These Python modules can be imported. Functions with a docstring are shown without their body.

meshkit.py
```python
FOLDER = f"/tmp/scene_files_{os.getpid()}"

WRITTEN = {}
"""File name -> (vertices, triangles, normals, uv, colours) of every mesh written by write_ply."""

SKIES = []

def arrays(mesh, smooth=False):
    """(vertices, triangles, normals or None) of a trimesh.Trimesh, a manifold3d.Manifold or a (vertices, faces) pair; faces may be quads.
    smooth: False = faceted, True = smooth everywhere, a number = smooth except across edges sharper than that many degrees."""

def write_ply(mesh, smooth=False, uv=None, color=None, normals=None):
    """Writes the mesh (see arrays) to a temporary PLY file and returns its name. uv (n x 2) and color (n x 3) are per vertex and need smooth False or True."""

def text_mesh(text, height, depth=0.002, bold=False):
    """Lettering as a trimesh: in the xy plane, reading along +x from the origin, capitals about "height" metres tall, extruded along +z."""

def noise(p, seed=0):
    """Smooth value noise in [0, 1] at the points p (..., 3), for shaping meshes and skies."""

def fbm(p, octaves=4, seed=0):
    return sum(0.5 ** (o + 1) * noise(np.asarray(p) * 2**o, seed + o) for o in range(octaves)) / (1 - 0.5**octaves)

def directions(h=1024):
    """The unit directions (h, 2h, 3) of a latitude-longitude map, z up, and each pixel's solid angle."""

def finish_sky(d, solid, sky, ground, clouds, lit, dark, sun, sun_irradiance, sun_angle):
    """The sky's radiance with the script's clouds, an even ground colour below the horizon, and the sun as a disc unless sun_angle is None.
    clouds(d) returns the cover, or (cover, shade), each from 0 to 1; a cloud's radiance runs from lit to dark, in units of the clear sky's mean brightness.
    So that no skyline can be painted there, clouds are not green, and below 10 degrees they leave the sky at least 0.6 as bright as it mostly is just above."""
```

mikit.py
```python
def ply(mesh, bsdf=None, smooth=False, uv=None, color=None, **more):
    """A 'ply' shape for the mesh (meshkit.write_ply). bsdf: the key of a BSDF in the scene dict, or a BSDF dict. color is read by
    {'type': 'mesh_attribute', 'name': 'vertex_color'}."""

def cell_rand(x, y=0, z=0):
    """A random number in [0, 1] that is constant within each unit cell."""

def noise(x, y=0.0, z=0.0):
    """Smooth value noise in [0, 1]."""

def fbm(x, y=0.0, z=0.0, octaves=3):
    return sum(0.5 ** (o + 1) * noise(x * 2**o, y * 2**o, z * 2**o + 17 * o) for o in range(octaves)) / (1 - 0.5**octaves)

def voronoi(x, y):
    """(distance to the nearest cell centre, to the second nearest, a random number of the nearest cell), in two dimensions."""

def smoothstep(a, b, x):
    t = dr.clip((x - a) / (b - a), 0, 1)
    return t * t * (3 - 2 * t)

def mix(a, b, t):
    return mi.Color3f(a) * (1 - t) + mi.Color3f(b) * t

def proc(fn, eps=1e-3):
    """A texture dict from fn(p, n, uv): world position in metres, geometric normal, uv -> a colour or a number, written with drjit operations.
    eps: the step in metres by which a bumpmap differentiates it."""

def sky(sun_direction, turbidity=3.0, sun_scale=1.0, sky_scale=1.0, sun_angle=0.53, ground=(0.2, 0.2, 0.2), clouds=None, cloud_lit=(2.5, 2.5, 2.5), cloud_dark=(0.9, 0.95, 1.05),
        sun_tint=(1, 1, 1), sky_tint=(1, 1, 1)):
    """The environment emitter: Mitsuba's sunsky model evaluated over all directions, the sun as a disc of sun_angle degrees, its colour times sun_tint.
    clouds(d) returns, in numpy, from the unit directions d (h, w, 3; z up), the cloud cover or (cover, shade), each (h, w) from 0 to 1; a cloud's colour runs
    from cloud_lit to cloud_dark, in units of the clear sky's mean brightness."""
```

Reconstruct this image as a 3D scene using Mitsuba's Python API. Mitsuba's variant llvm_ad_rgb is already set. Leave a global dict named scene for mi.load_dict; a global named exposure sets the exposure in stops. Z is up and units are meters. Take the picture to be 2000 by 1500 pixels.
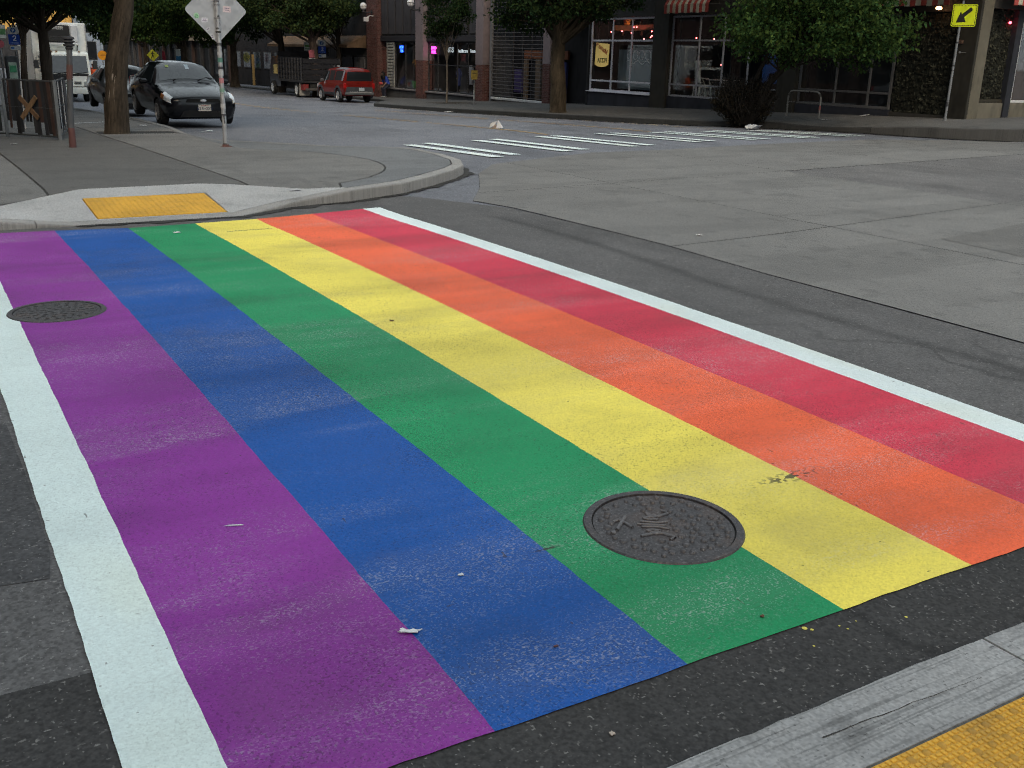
import math, random
import numpy as np, trimesh, mitsuba as mi, mikit, meshkit, drjit as dr
import manifold3d as m3
from shapely.geometry import Polygon, box as sbox, LineString, Point
from shapely import affinity, ops
from mikit import noise, fbm, voronoi, cell_rand, smoothstep, mix
T = mi.ScalarTransform4f
rng = np.random.default_rng(11)
scene, labels = {}, {}

# ---------------------------------------------------------------- camera, sky, exposure
YAW, PITCH, ROLL = 0.539845620, 0.314129158, -0.0274242525
fw = np.array([math.sin(YAW)*math.cos(PITCH), math.cos(YAW)*math.cos(PITCH), -math.sin(PITCH)])
rt = np.array([math.cos(YAW), -math.sin(YAW), 0.0]); dn = np.cross(fw, rt)
dn2 = -math.sin(ROLL)*rt + math.cos(ROLL)*dn
CAM = np.array([0, 0, 1.7])
scene['camera'] = {'type': 'perspective', 'fov': 2*math.degrees(math.atan(1000/1969.05)), 'fov_axis': 'x', 'near_clip': 0.05, 'far_clip': 2000.0,
                   'to_world': T().look_at(origin=CAM.tolist(), target=(CAM+fw).tolist(), up=(-dn2).tolist())}
scene['sky'] = mikit.sky([-0.35, -0.75, 0.55], turbidity=3, sun_scale=0.1, sun_angle=25, sky_scale=1.0, clouds=lambda d: 1.0,
                         cloud_lit=(.90, 1.02, 1.09), cloud_dark=(0.9, 0.95, 1.05))
exposure = 3.2

# ---------------------------------------------------------------- materials
def ref(m): return {'type': 'ref', 'id': m}
def enc_dec(uv):
    r = dr.floor(uv.x)/1000.0
    return mi.Color3f(r, uv.x-dr.floor(uv.x), uv.y-dr.floor(uv.y)), dr.floor(uv.y)
def enc(c, k=0):
    c = [min(max(float(x), 0.0), 0.998) for x in c]
    return (math.floor(c[0]*1000)+c[1], k+c[2])
def f_gen(p, n, uv):
    c, k = enc_dec(uv)
    a = fbm(p.x*1.7, p.y*1.7, p.z*1.7); b = fbm(p.x*13, p.y*13, p.z*9, 2)
    g = smoothstep(.45, .8, fbm(p.x*5, p.y*5, p.z*1.2, 3))*.35*k
    return c*(.70+.36*a+.24*b)*(1-g)
def f_gloss(p, n, uv):
    c, k = enc_dec(uv)
    return c*(.88+.24*fbm(p.x*6, p.y*6, p.z*6, 2))
def f_asph(p, n, uv):
    t = uv.x; warm = uv.y
    big = fbm(p.x*.55, p.y*.55, 0, 4); mid = fbm(p.x*5, p.y*5, 3, 3)
    fine = noise(p.x*95, p.y*95, 1); fine2 = noise(p.x*210, p.y*210, 7)
    fl = smoothstep(.78, .92, noise(p.x*125, p.y*125, 5))*smoothstep(.35, .8, noise(p.x*60, p.y*60, 9))
    seam = dr.exp(-dr.square((p.x-5.42-.10*dr.sin(p.y*.9)-.05*fbm(p.y*2.1, 3, 4, 2))/.075))*smoothstep(2.8, 3.4, p.y)*smoothstep(10.2, 9.2, p.y)
    crk = smoothstep(.035, .0, dr.abs(fbm(p.x*1.1, p.y*1.1, 9, 4)-.5))*smoothstep(.5, .7, fbm(p.x*.3, p.y*.3, 5, 2))
    stain = smoothstep(.56, .75, fbm(p.x*.9+3, p.y*.35, 21, 3))
    v = t*(.62+.5*big+.28*mid)*(.55+.62*fine+.32*fine2)*(1-.35*crk)*(1-.22*stain)*(1-.38*seam)
    return mi.Color3f(v*(1+.06*warm), v, v*(1.06-.12*warm))+mi.Color3f(.13, .125, .12)*fl
def f_asph_h(p, n, uv):
    return .0025*noise(p.x*85, p.y*85, 1)+.0012*noise(p.x*190, p.y*190, 7)
def f_conc(p, n, uv):
    t = uv.x; warm = uv.y
    big = fbm(p.x*.45, p.y*.45, 2, 4); mid = fbm(p.x*3.1, p.y*3.1, 8, 3); fine = noise(p.x*140, p.y*140, 3)
    rub = smoothstep(.52, .72, fbm(p.x*.55, p.y*2.6, 4, 3))
    spot = smoothstep(.80, .9, noise(p.x*6.3, p.y*6.3, 4))
    fleck = smoothstep(.86, .93, noise(p.x*55, p.y*55, 6))
    dark = smoothstep(.9, .96, noise(p.x*85+4, p.y*85, 2))
    kb = dr.select(dr.abs(uv.y+.1) < .02, mi.Float(1), mi.Float(0))
    brush = noise(p.x*4.5, p.y*190, 11)*.6+noise(p.x*2, p.y*75, 12)*.4
    oil = smoothstep(.62, .8, fbm(p.x*.8+7, p.y*.8, 13, 3))*smoothstep(.4, .7, noise(p.x*4, p.y*4, 1))
    grime = smoothstep(.6, .8, fbm(p.x*4.1, p.y*4.1, 19, 3))*kb
    v = t*(.76+.28*big+.2*mid)*(.76+.48*fine)*(1-.13*rub)*(1-.15*spot)*(1-.45*dark)*(1-.18*oil)*(1-kb*.34*smoothstep(.45, .8, brush))*(1-.3*grime)+.10*t*fleck
    return mi.Color3f(v*(1+.07*warm), v, v*(1-.09*warm))
def f_conc_h(p, n, uv):
    return .0008*noise(p.x*140, p.y*140, 3)+.001*noise(p.x*40, p.y*40, 2)
PAINT = [(.66, .77, .755), (.235, .028, .285), (.004, .078, .34), (.008, .265, .098), (.87, .73, .115), (.86, .135, .048), (.62, .034, .072), (.69, .78, .785)]
def f_paint(p, n, uv):
    i = dr.floor(uv.x+.5); c = mi.Color3f(PAINT[0])
    for k in range(1, 8): c = dr.select(i > k-.5, mi.Color3f(PAINT[k]), c)
    x, y = p.x, p.y
    tr = fbm(x*.75, y*3.0, 1, 4); tr2 = fbm(x*1.9+5, y*7.5, 2, 3); big = fbm(x*.8, y*.8, 7, 3)
    fine = noise(x*120, y*120, 3); fine2 = noise(x*250, y*250, 4)
    white = dr.select((i < .5) | (i > 6.5), mi.Float(1), mi.Float(0))
    yel = dr.select(dr.abs(i-4) < .5, mi.Float(1), mi.Float(0))
    # wheel paths run along x: scuffed bands
    band = dr.exp(-dr.square((y-2.95)/.35))+dr.exp(-dr.square((y-4.3)/.42))*1.1+dr.exp(-dr.square((y-5.75)/.3))*.7+dr.exp(-dr.square((y-7.6)/.5))*.6+dr.exp(-dr.square((y-9.9)/.45))*.9+dr.exp(-dr.square((y-2.15)/.2))*.9
    m = smoothstep(.42, .72, tr*.7+tr2*.3+.10*band)
    fk = smoothstep(.60, .82, noise(x*120+noise(x*9, y*9)*2, y*200, 8))*smoothstep(.25, .8, fbm(x*5, y*9, 12, 3))
    fk2 = smoothstep(.72, .86, noise(x*190, y*260, 5))
    scuff = dr.clip(m*(.30+.70*dr.minimum(band, 1))*(fk*.50+fk2*.42)+fk2*.05+m*.07*band, 0, .7)*(1-.85*white)*(1-.35*yel)
    dirt = smoothstep(.42, .75, fbm(x*.5+9, y*2.2, 3, 4))*.18+smoothstep(.55, .8, fbm(x*2.2, y*2.2, 31, 3))*.10
    dirt = dirt*(1-.58*white)
    tyre = dr.exp(-dr.square((y-3.62)/.16))+dr.exp(-dr.square((y-5.05)/.18))+dr.exp(-dr.square((y-6.7)/.2))+dr.exp(-dr.square((y-8.6)/.22))
    tyre = tyre*smoothstep(.35, .7, fbm(x*.9, y*5, 23, 3))*.13*(1-.6*white)
    pit = smoothstep(.70, .84, noise(x*165, y*165, 15))*(.25+.55*smoothstep(.4, .75, fbm(x*1.5, y*1.5, 16, 3)))*(1-.6*white)
    crack = smoothstep(.022, .006, dr.abs(y-9.72-.07*fbm(x*3, 1, 2, 3)))*smoothstep(.45, .6, noise(x*6, 3, 1))*dr.select((x > 2.4) & (x < 3.1), 1.0, 0.0)
    c = c*(.78+.24*big+.14*fine+.14*fine2)*(1-dirt)*(1-tyre)*(1-.45*pit)*(1-.8*crack)
    c = mix(c, c*.7+mi.Color3f(.035, .028, .022), smoothstep(.60, .80, fbm(x*1.6+3, y*2.4, 41, 4))*.38*(1-white))
    c = mix(c, mi.Color3f(.60, .62, .66)*.55+c*.5, scuff)
    c = mix(c, mi.Color3f(.42, .36, .16), yel*.17*smoothstep(.45, .75, fbm(x*1.3, y*3.3, 14, 4)))
    # dark spill on the yellow stripe, rub on the green one
    d = dr.sqrt(dr.square((x-3.06-.55*(y-2.79))/.085)+dr.square((y-2.79)/.020))
    sp = smoothstep(.50, .62, noise(x*60, y*85, 2)+.55*dr.exp(-d*.9)-.16)*smoothstep(3.4, .4, d)
    d2 = dr.sqrt(dr.square((x-1.80)/.07)+dr.square((y-2.715)/.012))
    sp = dr.maximum(sp, smoothstep(1.3, .5, d2+.6*noise(x*70, y*70)))
    c = mix(c, mi.Color3f(.035, .033, .030), .85*sp)
    spk = smoothstep(.975, .985, noise(x*30, y*30, 77))
    c = mix(c, mi.Color3f(.05, .04, .03), spk*.6)
    tan = smoothstep(.62, .8, fbm(x*2.1, y*1.3, 61, 2))*white*.25
    return mix(c, c*mi.Color3f(.95, .88, .70), tan)
def f_tact(p, n, uv):
    g = fbm(p.x*3, p.y*3, 1, 3); f2 = noise(p.x*110, p.y*110, 2)
    d = smoothstep(.52, .75, fbm(p.x*9, p.y*9, 4, 3))
    c = mix(mi.Color3f(.66, .36, .035), mi.Color3f(.40, .22, .035), uv.y)*(.72+.36*g+.18*f2)
    return mix(c, mi.Color3f(.14, .10, .05), d*.38*uv.x)
def f_brick(p, n, uv):
    c, k = enc_dec(uv)
    s = dr.select(dr.abs(n.x) > .5, p.y, p.x)
    row = dr.floor(p.z/.075); off = .5*(row-2*dr.floor(row*.5))
    u = s/.215+off; col = dr.floor(u); fu = u-col; fv = p.z/.075-row
    mort = dr.maximum(smoothstep(.45, .485, dr.abs(fu-.5)), smoothstep(.40, .46, dr.abs(fv-.5)))
    r = cell_rand(col, row, 3)
    b = c*(.62+.7*r)*(.75+.5*fbm(p.x*9, p.y*9, p.z*9, 2))
    return mix(b, mi.Color3f(.14, .125, .115), mort*.8)*(.75+.45*fbm(p.x*.8, p.y*.8, p.z*.8))
def f_bark(p, n, uv):
    c, k = enc_dec(uv)
    a = dr.atan2(n.y, n.x)
    v = fbm(a*4.5, p.z*1.8, 3, 4); g = noise(a*26, p.z*5, 1); g2 = fbm(p.x*40, p.y*40, p.z*16, 2)
    drip = smoothstep(.80, .93, noise(a*9, p.z*.9, 9))*smoothstep(.45, .7, noise(a*30, p.z*7, 4))*k
    return mix(c*(.35+.75*v)*(.55+.6*g)*(.7+.6*g2), mi.Color3f(.42, .36, .32), drip*.55)
def f_bark_h(p, n, uv):
    a = dr.atan2(n.y, n.x)
    return .012*noise(a*26, p.z*5, 1)+.006*fbm(p.x*40, p.y*40, p.z*16, 2)
def f_iron(p, n, uv):
    r = fbm(p.x*14, p.y*14, 1, 3); f2 = noise(p.x*130, p.y*130, 2); s = smoothstep(.72, .9, noise(p.x*170, p.y*170, 5))
    return mix(mix(mi.Color3f(.055, .050, .053), mi.Color3f(.085, .062, .054), smoothstep(.5, .75, r)*.6)*(.6+.65*f2), mi.Color3f(.22, .215, .225), uv.x*.55)+mi.Color3f(.14, .135, .14)*s*.35
def f_iron_h(p, n, uv): return .0016*noise(p.x*90, p.y*90, 2)+.001*noise(p.x*200, p.y*200, 5)
def f_galv(p, n, uv):
    c, k = enc_dec(uv)
    s = smoothstep(.60, .74, fbm(p.x*7, p.y*7, p.z*5, 3)); d = smoothstep(.74, .82, noise(p.x*25+p.y*21, p.z*17, 4))*k
    return mix(c*(.75+.4*fbm(p.x*11, p.y*11, p.z*11, 2)), c*.45, s*.45)*(1-.75*d)
def f_hedge(p, n, uv):
    a = noise(p.x*14+p.y*14, p.z*11, 1); s = smoothstep(.72, .86, noise(p.x*24+p.y*24, p.z*15, 4))
    return mi.Color3f(.022, .023, .018)*(.5+a)+mi.Color3f(.12, .12, .085)*s*.55
def pbsdf(col, **k): return {'type': 'twosided', 'b': {'type': 'principled', 'base_color': col, **k}}
def bump(b, fn, scale=1.0, eps=2e-3): return {'type': 'twosided', 'b': {'type': 'bumpmap', 'arbitrary': mikit.proc(fn, eps), 'scale': scale, 'b': b['b']}}
P = mikit.proc
MATS = {
 'm_gen': pbsdf(P(f_gen), roughness=.72, specular=.4),
 'm_gloss': pbsdf(P(f_gloss), roughness=.11, specular=.5),
 'm_metal': pbsdf(P(f_galv), roughness=.42, metallic=.55, specular=.5),
 'm_asph': bump(pbsdf(P(f_asph), roughness=.78, specular=.3), f_asph_h),
 'm_conc': bump(pbsdf(P(f_conc), roughness=.80, specular=.45), f_conc_h),
 'm_paint': bump(pbsdf(P(f_paint), roughness=.58, specular=.25), f_asph_h, 1.0),
 'm_tact': pbsdf(P(f_tact), roughness=.6, specular=.4),
 'm_brick': pbsdf(P(f_brick), roughness=.85, specular=.3),
 'm_bark': bump(pbsdf(P(f_bark), roughness=.9, specular=.2), f_bark_h, 1.0, 4e-3),
 'm_iron': bump(pbsdf(P(f_iron), roughness=.5, metallic=.25, specular=.55), f_iron_h),
 'm_hedge': pbsdf(P(f_hedge), roughness=.9, specular=.2),
 'm_glass': {'type': 'thindielectric', 'int_ior': 1.5},
 'm_carglass': pbsdf({'type': 'rgb', 'value': [.012, .015, .018]}, roughness=.06, specular=.9, clearcoat=1.0, clearcoat_gloss=.98),
 'm_leaf': {'type': 'principledthin', 'base_color': {'type': 'mesh_attribute', 'name': 'vertex_color'}, 'roughness': .5, 'diff_trans': .55, 'spec_trans': 0.0},
}
scene.update(MATS)

# ---------------------------------------------------------------- helpers
def key_of(base, parent=None):
    k = f'{parent}__{base}' if parent else base
    if k not in scene and k not in labels and not any(q.startswith(k+'__') for q in scene): return k
    i = 1
    while True:
        kk = f'{k}_{i:03d}'
        if kk not in scene and kk not in labels and not any(q.startswith(kk+'__') for q in scene): return kk
        i += 1
_num = {}
def fresh(base, parent=None):
    k = f'{parent}__{base}' if parent else base
    i = _num.get(k, 0); _num[k] = i+1
    return k if i == 0 else f'{k}_{i:03d}'
def thing(name, label, cat, group=None):
    k = fresh(name); labels[k] = {'label': label, 'category': cat}
    if group: labels[k]['group'] = group
    return k
def struct(name, label=None):
    k = fresh(name); labels[k] = {'kind': 'structure'}
    if label: labels[k]['label'] = label
    return k
def put(name, mesh, mat='m_gen', col=(.3, .3, .3), k=0, parent=None, smooth=False, key=None, label=None, kind=None, uv=None, vcol=None, emit=None):
    if isinstance(mesh, MB): mesh = mesh.mesh()
    key = key or fresh(name, parent)
    v, f, n = meshkit.arrays(mesh, smooth)
    sm = n is not None
    kw = {}
    if vcol is not None: kw['color'] = vcol
    elif uv is not None: kw['uv'] = uv if np.ndim(uv) == 2 else np.tile(np.asarray(uv, float), (len(v), 1))
    else: kw['uv'] = np.tile(np.asarray(enc(col, k)), (len(v), 1))
    d = mikit.ply((v, f), mat, smooth=sm, **kw)
    if emit is not None: d['emitter'] = {'type': 'area', 'radiance': {'type': 'rgb', 'value': [float(x) for x in emit]}}
    scene[key] = d
    if label or kind:
        labels.setdefault(key, {})
        if label: labels[key]['label'] = label
        if kind: labels[key]['kind'] = kind
    return key
def rot(a, ax='z'):
    c, s = math.cos(a), math.sin(a)
    return np.array({'z': [[c, -s, 0], [s, c, 0], [0, 0, 1]], 'x': [[1, 0, 0], [0, c, -s], [0, s, c]], 'y': [[c, 0, s], [0, 1, 0], [-s, 0, c]]}[ax], float)
BOXF = np.array([[0, 2, 3, 1], [4, 5, 7, 6], [0, 1, 5, 4], [2, 6, 7, 3], [0, 4, 6, 2], [1, 3, 7, 5]])
BOXV = np.array([[x, y, z] for x in (-.5, .5) for y in (-.5, .5) for z in (-.5, .5)], float)
class MB:
    def __init__(self): self.v, self.f, self.n = [], [], 0
    def raw(self, v, f):
        v = np.asarray(v, float); f = np.asarray(f, int)
        if f.shape[1] == 4: f = np.vstack([f[:, [0, 1, 2]], f[:, [0, 2, 3]]])
        self.v.append(v); self.f.append(f+self.n); self.n += len(v); return self
    def add(self, m):
        if hasattr(m, 'to_mesh'):
            q = m.to_mesh(); return self.raw(q.vert_properties[:, :3], q.tri_verts)
        if isinstance(m, MB): m = m.mesh()
        if isinstance(m, tuple): return self.raw(*m)
        return self.raw(m.vertices, m.faces)
    def box(self, lo, hi, ch=0.0):
        lo, hi = np.minimum(lo, hi).astype(float), np.maximum(lo, hi).astype(float); return self.obox((lo+hi)/2, hi-lo, None, ch)
    def obox(self, c, s, R=None, ch=0.0):
        s = np.asarray(s, float)
        if ch > 0:
            ch = min(ch, s.min()*.45); pts = []
            for sg in BOXV*2:
                for a in range(3):
                    q = sg*(s/2-ch); q[a] = sg[a]*s[a]/2; pts.append(q)
            h = trimesh.convex.convex_hull(np.array(pts)); v, f = np.array(h.vertices), np.array(h.faces)
        else: v, f = BOXV*s, BOXF
        if R is not None: v = v@np.asarray(R).T
        return self.raw(v+np.asarray(c, float), f)
    def tube(self, pts, r, n=8, cap=True):
        p = np.asarray(pts, float); r = np.broadcast_to(r, (len(p),))
        t = np.gradient(p, axis=0); t /= np.linalg.norm(t, axis=1, keepdims=True)+1e-12
        a0 = np.array([0, 0, 1.0]) if abs(t[0][2]) < .9 else np.array([1.0, 0, 0])
        rings = []
        for i in range(len(p)):
            a = np.cross(t[i], a0); a /= np.linalg.norm(a)+1e-12; b = np.cross(t[i], a); a0 = np.cross(a, t[i])
            th = np.arange(n)*2*math.pi/n
            rings.append(p[i]+r[i]*(np.cos(th)[:, None]*a+np.sin(th)[:, None]*b))
        v = np.vstack(rings); f = []
        for i in range(len(p)-1):
            for j in range(n): f.append([i*n+j, (i+1)*n+j, (i+1)*n+(j+1) % n, i*n+(j+1) % n])
        f = np.array(f); f = np.vstack([f[:, [0, 2, 1]], f[:, [0, 3, 2]]])
        if cap:
            v = np.vstack([v, p[:1], p[-1:]]); m = len(p)*n
            f = np.vstack([f, [[m, j, (j+1) % n] for j in range(n)], [[m+1, (len(p)-1)*n+(j+1) % n, (len(p)-1)*n+j] for j in range(n)]])
        return self.raw(v, f)
    def cyl(self, p0, p1, r0, r1=None, n=16): return self.tube([p0, p1], [r0, r0 if r1 is None else r1], n)
    def lathe(self, prof, o=(0, 0, 0), n=24, axis='z', ph=0.0):
        prof = np.asarray(prof, float); th = np.arange(n)*2*math.pi/n+ph
        v = np.stack([prof[:, None, 0]*np.cos(th), prof[:, None, 0]*np.sin(th), np.broadcast_to(prof[:, None, 1], (len(prof), n))], -1).reshape(-1, 3)
        f = np.array([[i*n+j, i*n+(j+1) % n, (i+1)*n+(j+1) % n, (i+1)*n+j] for i in range(len(prof)-1) for j in range(n)])
        if axis == 'x': v = v[:, [2, 0, 1]]
        if axis == 'y': v = v[:, [1, 2, 0]]
        return self.raw(v+np.asarray(o, float), f)
    def sphere(self, c, r, sub=2):
        s = trimesh.creation.icosphere(sub); return self.raw(s.vertices*np.asarray(r)+np.asarray(c, float), s.faces)
    def prism(self, poly, d, o=(0, 0, 0), R=None):
        """2D polygon (local xy) extruded by d along local z."""
        if not isinstance(poly, Polygon): poly = Polygon(poly)
        m = trimesh.creation.extrude_polygon(poly, d, engine='earcut'); v = np.array(m.vertices)
        if R is not None: v = v@np.asarray(R).T
        return self.raw(v+np.asarray(o, float), m.faces)
    def mesh(self): return trimesh.Trimesh(np.vstack(self.v), np.vstack(self.f), process=False)
RX = np.array([[0, 0, -1.0], [-1, 0, 0], [0, 1, 0]])      # local x -> -Y, y -> Z, z -> -X : writing on a wall that faces -X
RY = np.array([[1.0, 0, 0], [0, 0, -1], [0, 1, 0]])        # local x -> +X, y -> Z, z -> -Y : writing on a wall that faces -Y
def text(s, h, o, R, depth=.004, bold=False, center=False, mirror=False):
    m = meshkit.text_mesh(s, h, depth, bold); v = np.array(m.vertices); f = np.array(m.faces)
    if center: v[:, 0] -= v[:, 0].max()/2
    if mirror: v[:, 0] *= -1; f = f[:, ::-1]
    return (v@R.T+np.asarray(o, float), f)
# ---------------------------------------------------------------- the lie of the land
def _sp(u, w): return (u+np.sqrt(u*u+w*w))/2
def gz(x, y):
    x = np.asarray(x, float); y = np.asarray(y, float)
    s = -.031*_sp(y-21, 2)+.021*_sp(y-45, 4)+.0097*_sp(y-170, 20)
    yc = np.clip(y, 1.9, 10.1); cr = .00206*np.maximum(16.8-(yc-6)**2, 0)
    t = np.clip((8-x)/3, 0, 1); t = t*t*(3-2*t)
    return s+cr*t
def refine(poly, e):
    v, f = trimesh.creation.triangulate_polygon(poly, engine='earcut')
    v = np.column_stack([v, np.zeros(len(v))])
    v, f = trimesh.remesh.subdivide_to_size(v, f, e, max_iter=14)
    m = trimesh.Trimesh(v, f, process=False); m.merge_vertices(); 
    v, f = np.array(m.vertices), np.array(m.faces)
    a = np.cross(v[f[:, 1]]-v[f[:, 0]], v[f[:, 2]]-v[f[:, 0]])[:, 2]
    f[a < 0] = f[a < 0][:, ::-1]
    return v, f
def sheet(poly, dz, e=.6, zf=None, skirt=0.0):
    """A sheet that follows the ground dz above it (or zf(x, y)); skirt: how far its edge goes down."""
    if not isinstance(poly, Polygon): poly = Polygon(poly)
    v, f = refine(poly, e); v[:, 2] = (zf(v[:, 0], v[:, 1]) if zf else gz(v[:, 0], v[:, 1]))+dz
    if skirt > 0:
        ed = np.sort(np.vstack([f[:, [0, 1]], f[:, [1, 2]], f[:, [2, 0]]]), axis=1)
        u, c = np.unique(ed, axis=0, return_counts=True); b = u[c == 1]
        dirs = {tuple(x) for x in np.vstack([f[:, [0, 1]], f[:, [1, 2]], f[:, [2, 0]]]).tolist()}
        n = len(v); low = v.copy(); low[:, 2] -= skirt; ff = []
        for i, j in b.tolist():
            if (i, j) not in dirs: i, j = j, i
            ff += [[i, i+n, j+n], [i, j+n, j]]
        v = np.vstack([v, low]); f = np.vstack([f, np.array(ff)])
    return (v, f)
def polys(g): return [q for q in getattr(g, 'geoms', [g]) if q.geom_type == 'Polygon' and q.area > 1e-4]
def wob(pts, amp, step, seed):
    """A polyline resampled and made slightly uneven, as hand-laid paint edges are."""
    ls = LineString(pts); n = max(2, int(ls.length/step)); q = np.array([ls.interpolate(i/n, normalized=True).coords[0] for i in range(n+1)])
    w = (meshkit.fbm(np.column_stack([q*2.2, np.full(len(q), seed*3.7)]), 3)-.5)*2*amp+(meshkit.noise(np.column_stack([q*14, np.full(len(q), seed)]))-.5)*amp*.5+(meshkit.noise(np.column_stack([q*45, np.full(len(q), seed+.5)]))-.5)*min(amp, .01)*.6
    t = np.gradient(q, axis=0); nrm = np.column_stack([-t[:, 1], t[:, 0]])/(np.linalg.norm(t, axis=1, keepdims=True)+1e-9)
    return q+nrm*w[:, None]
# ---------------------------------------------------------------- road, slabs, kerbs
def grid_axis(a, b, fine0, fine1, s):
    mid = np.arange(fine0, fine1+1e-6, s); lo = fine0-np.cumsum(s*1.35**np.arange(1, 40)); hi = fine1+np.cumsum(s*1.35**np.arange(1, 40))
    return np.concatenate([[a], lo[lo > a][::-1], mid, hi[hi < b], [b]])
gx, gy = grid_axis(-900, 900, -8, 27, .5), grid_axis(-900, 900, -4, 62, .5)
XX, YY = np.meshgrid(gx, gy, indexing='ij'); nx, ny = XX.shape
gv = np.column_stack([XX.ravel(), YY.ravel(), gz(XX, YY).ravel()])
ii, jj = np.meshgrid(np.arange(nx-1), np.arange(ny-1), indexing='ij'); q = (ii*ny+jj).ravel()
gf = np.column_stack([q, q+ny, q+ny+1, q+1])
struct('road'); put('road', (gv, gf), 'm_asph', key='road', uv=(.152, -.7))
SIDE = [(-60, 2.68), (6.05, 2.68), (6.03, 5.98), (6.12, 7.5), (6.05, 10.2), (5.4, 11.5), (4.5, 12), (0, 11.2), (-60, 11.2)]
put('asphalt_strip', sheet(SIDE, .004), 'm_asph', parent='road', uv=(.100, .40))
put('asphalt_strip', sheet(wob([(-60, 1.45), (6.0, 1.45)], 0, .5, 1).tolist()+wob([(6.0, 2.69), (-60, 2.69)], .02, .3, 2).tolist(), .0055), 'm_asph', parent='road', uv=(.038, .5))
put('asphalt_patch', sheet([(-9, 3.45)]+wob([(-2, 3.45), (.24, 3.3), (.24, 4.9), (-1.2, 5.2), (-9, 5.1)], .04, .2, 5).tolist(), .0065), 'm_asph', parent='road', uv=(.062, .1))
CONC = [(6.06, -14), (6.06, 2.7), (6.05, 4.7), (6.03, 6), (6.12, 7.5), (6.07, 10.2), (5.9, 10.9), (6.6, 12), (7.4, 13.5), (8.26, 14.62), (8.9, 14.95), (11.2, 16.0), (13.1, 16.15), (16.3, 16.75), (20.2, 17.2), (22.2, 16.6), (24.5, 15.0), (24.5, -14)]
conc = Polygon(CONC)
put('joint_filler', sheet(conc, .003, .8), 'm_asph', parent='road', uv=(.030, .3))
xl = [5, 8.65, 12.5, 16.4, 20.3, 25]; yl = lambda x: [-15, -2.3+.13*(x-6), 2.6+.13*(x-6), 7.35+.145*(x-6), 11.5+.125*(x-6), 20]
tones = [.205, .185, .215, .195, .178, .21, .20, .188, .2]
c = 0
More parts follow.
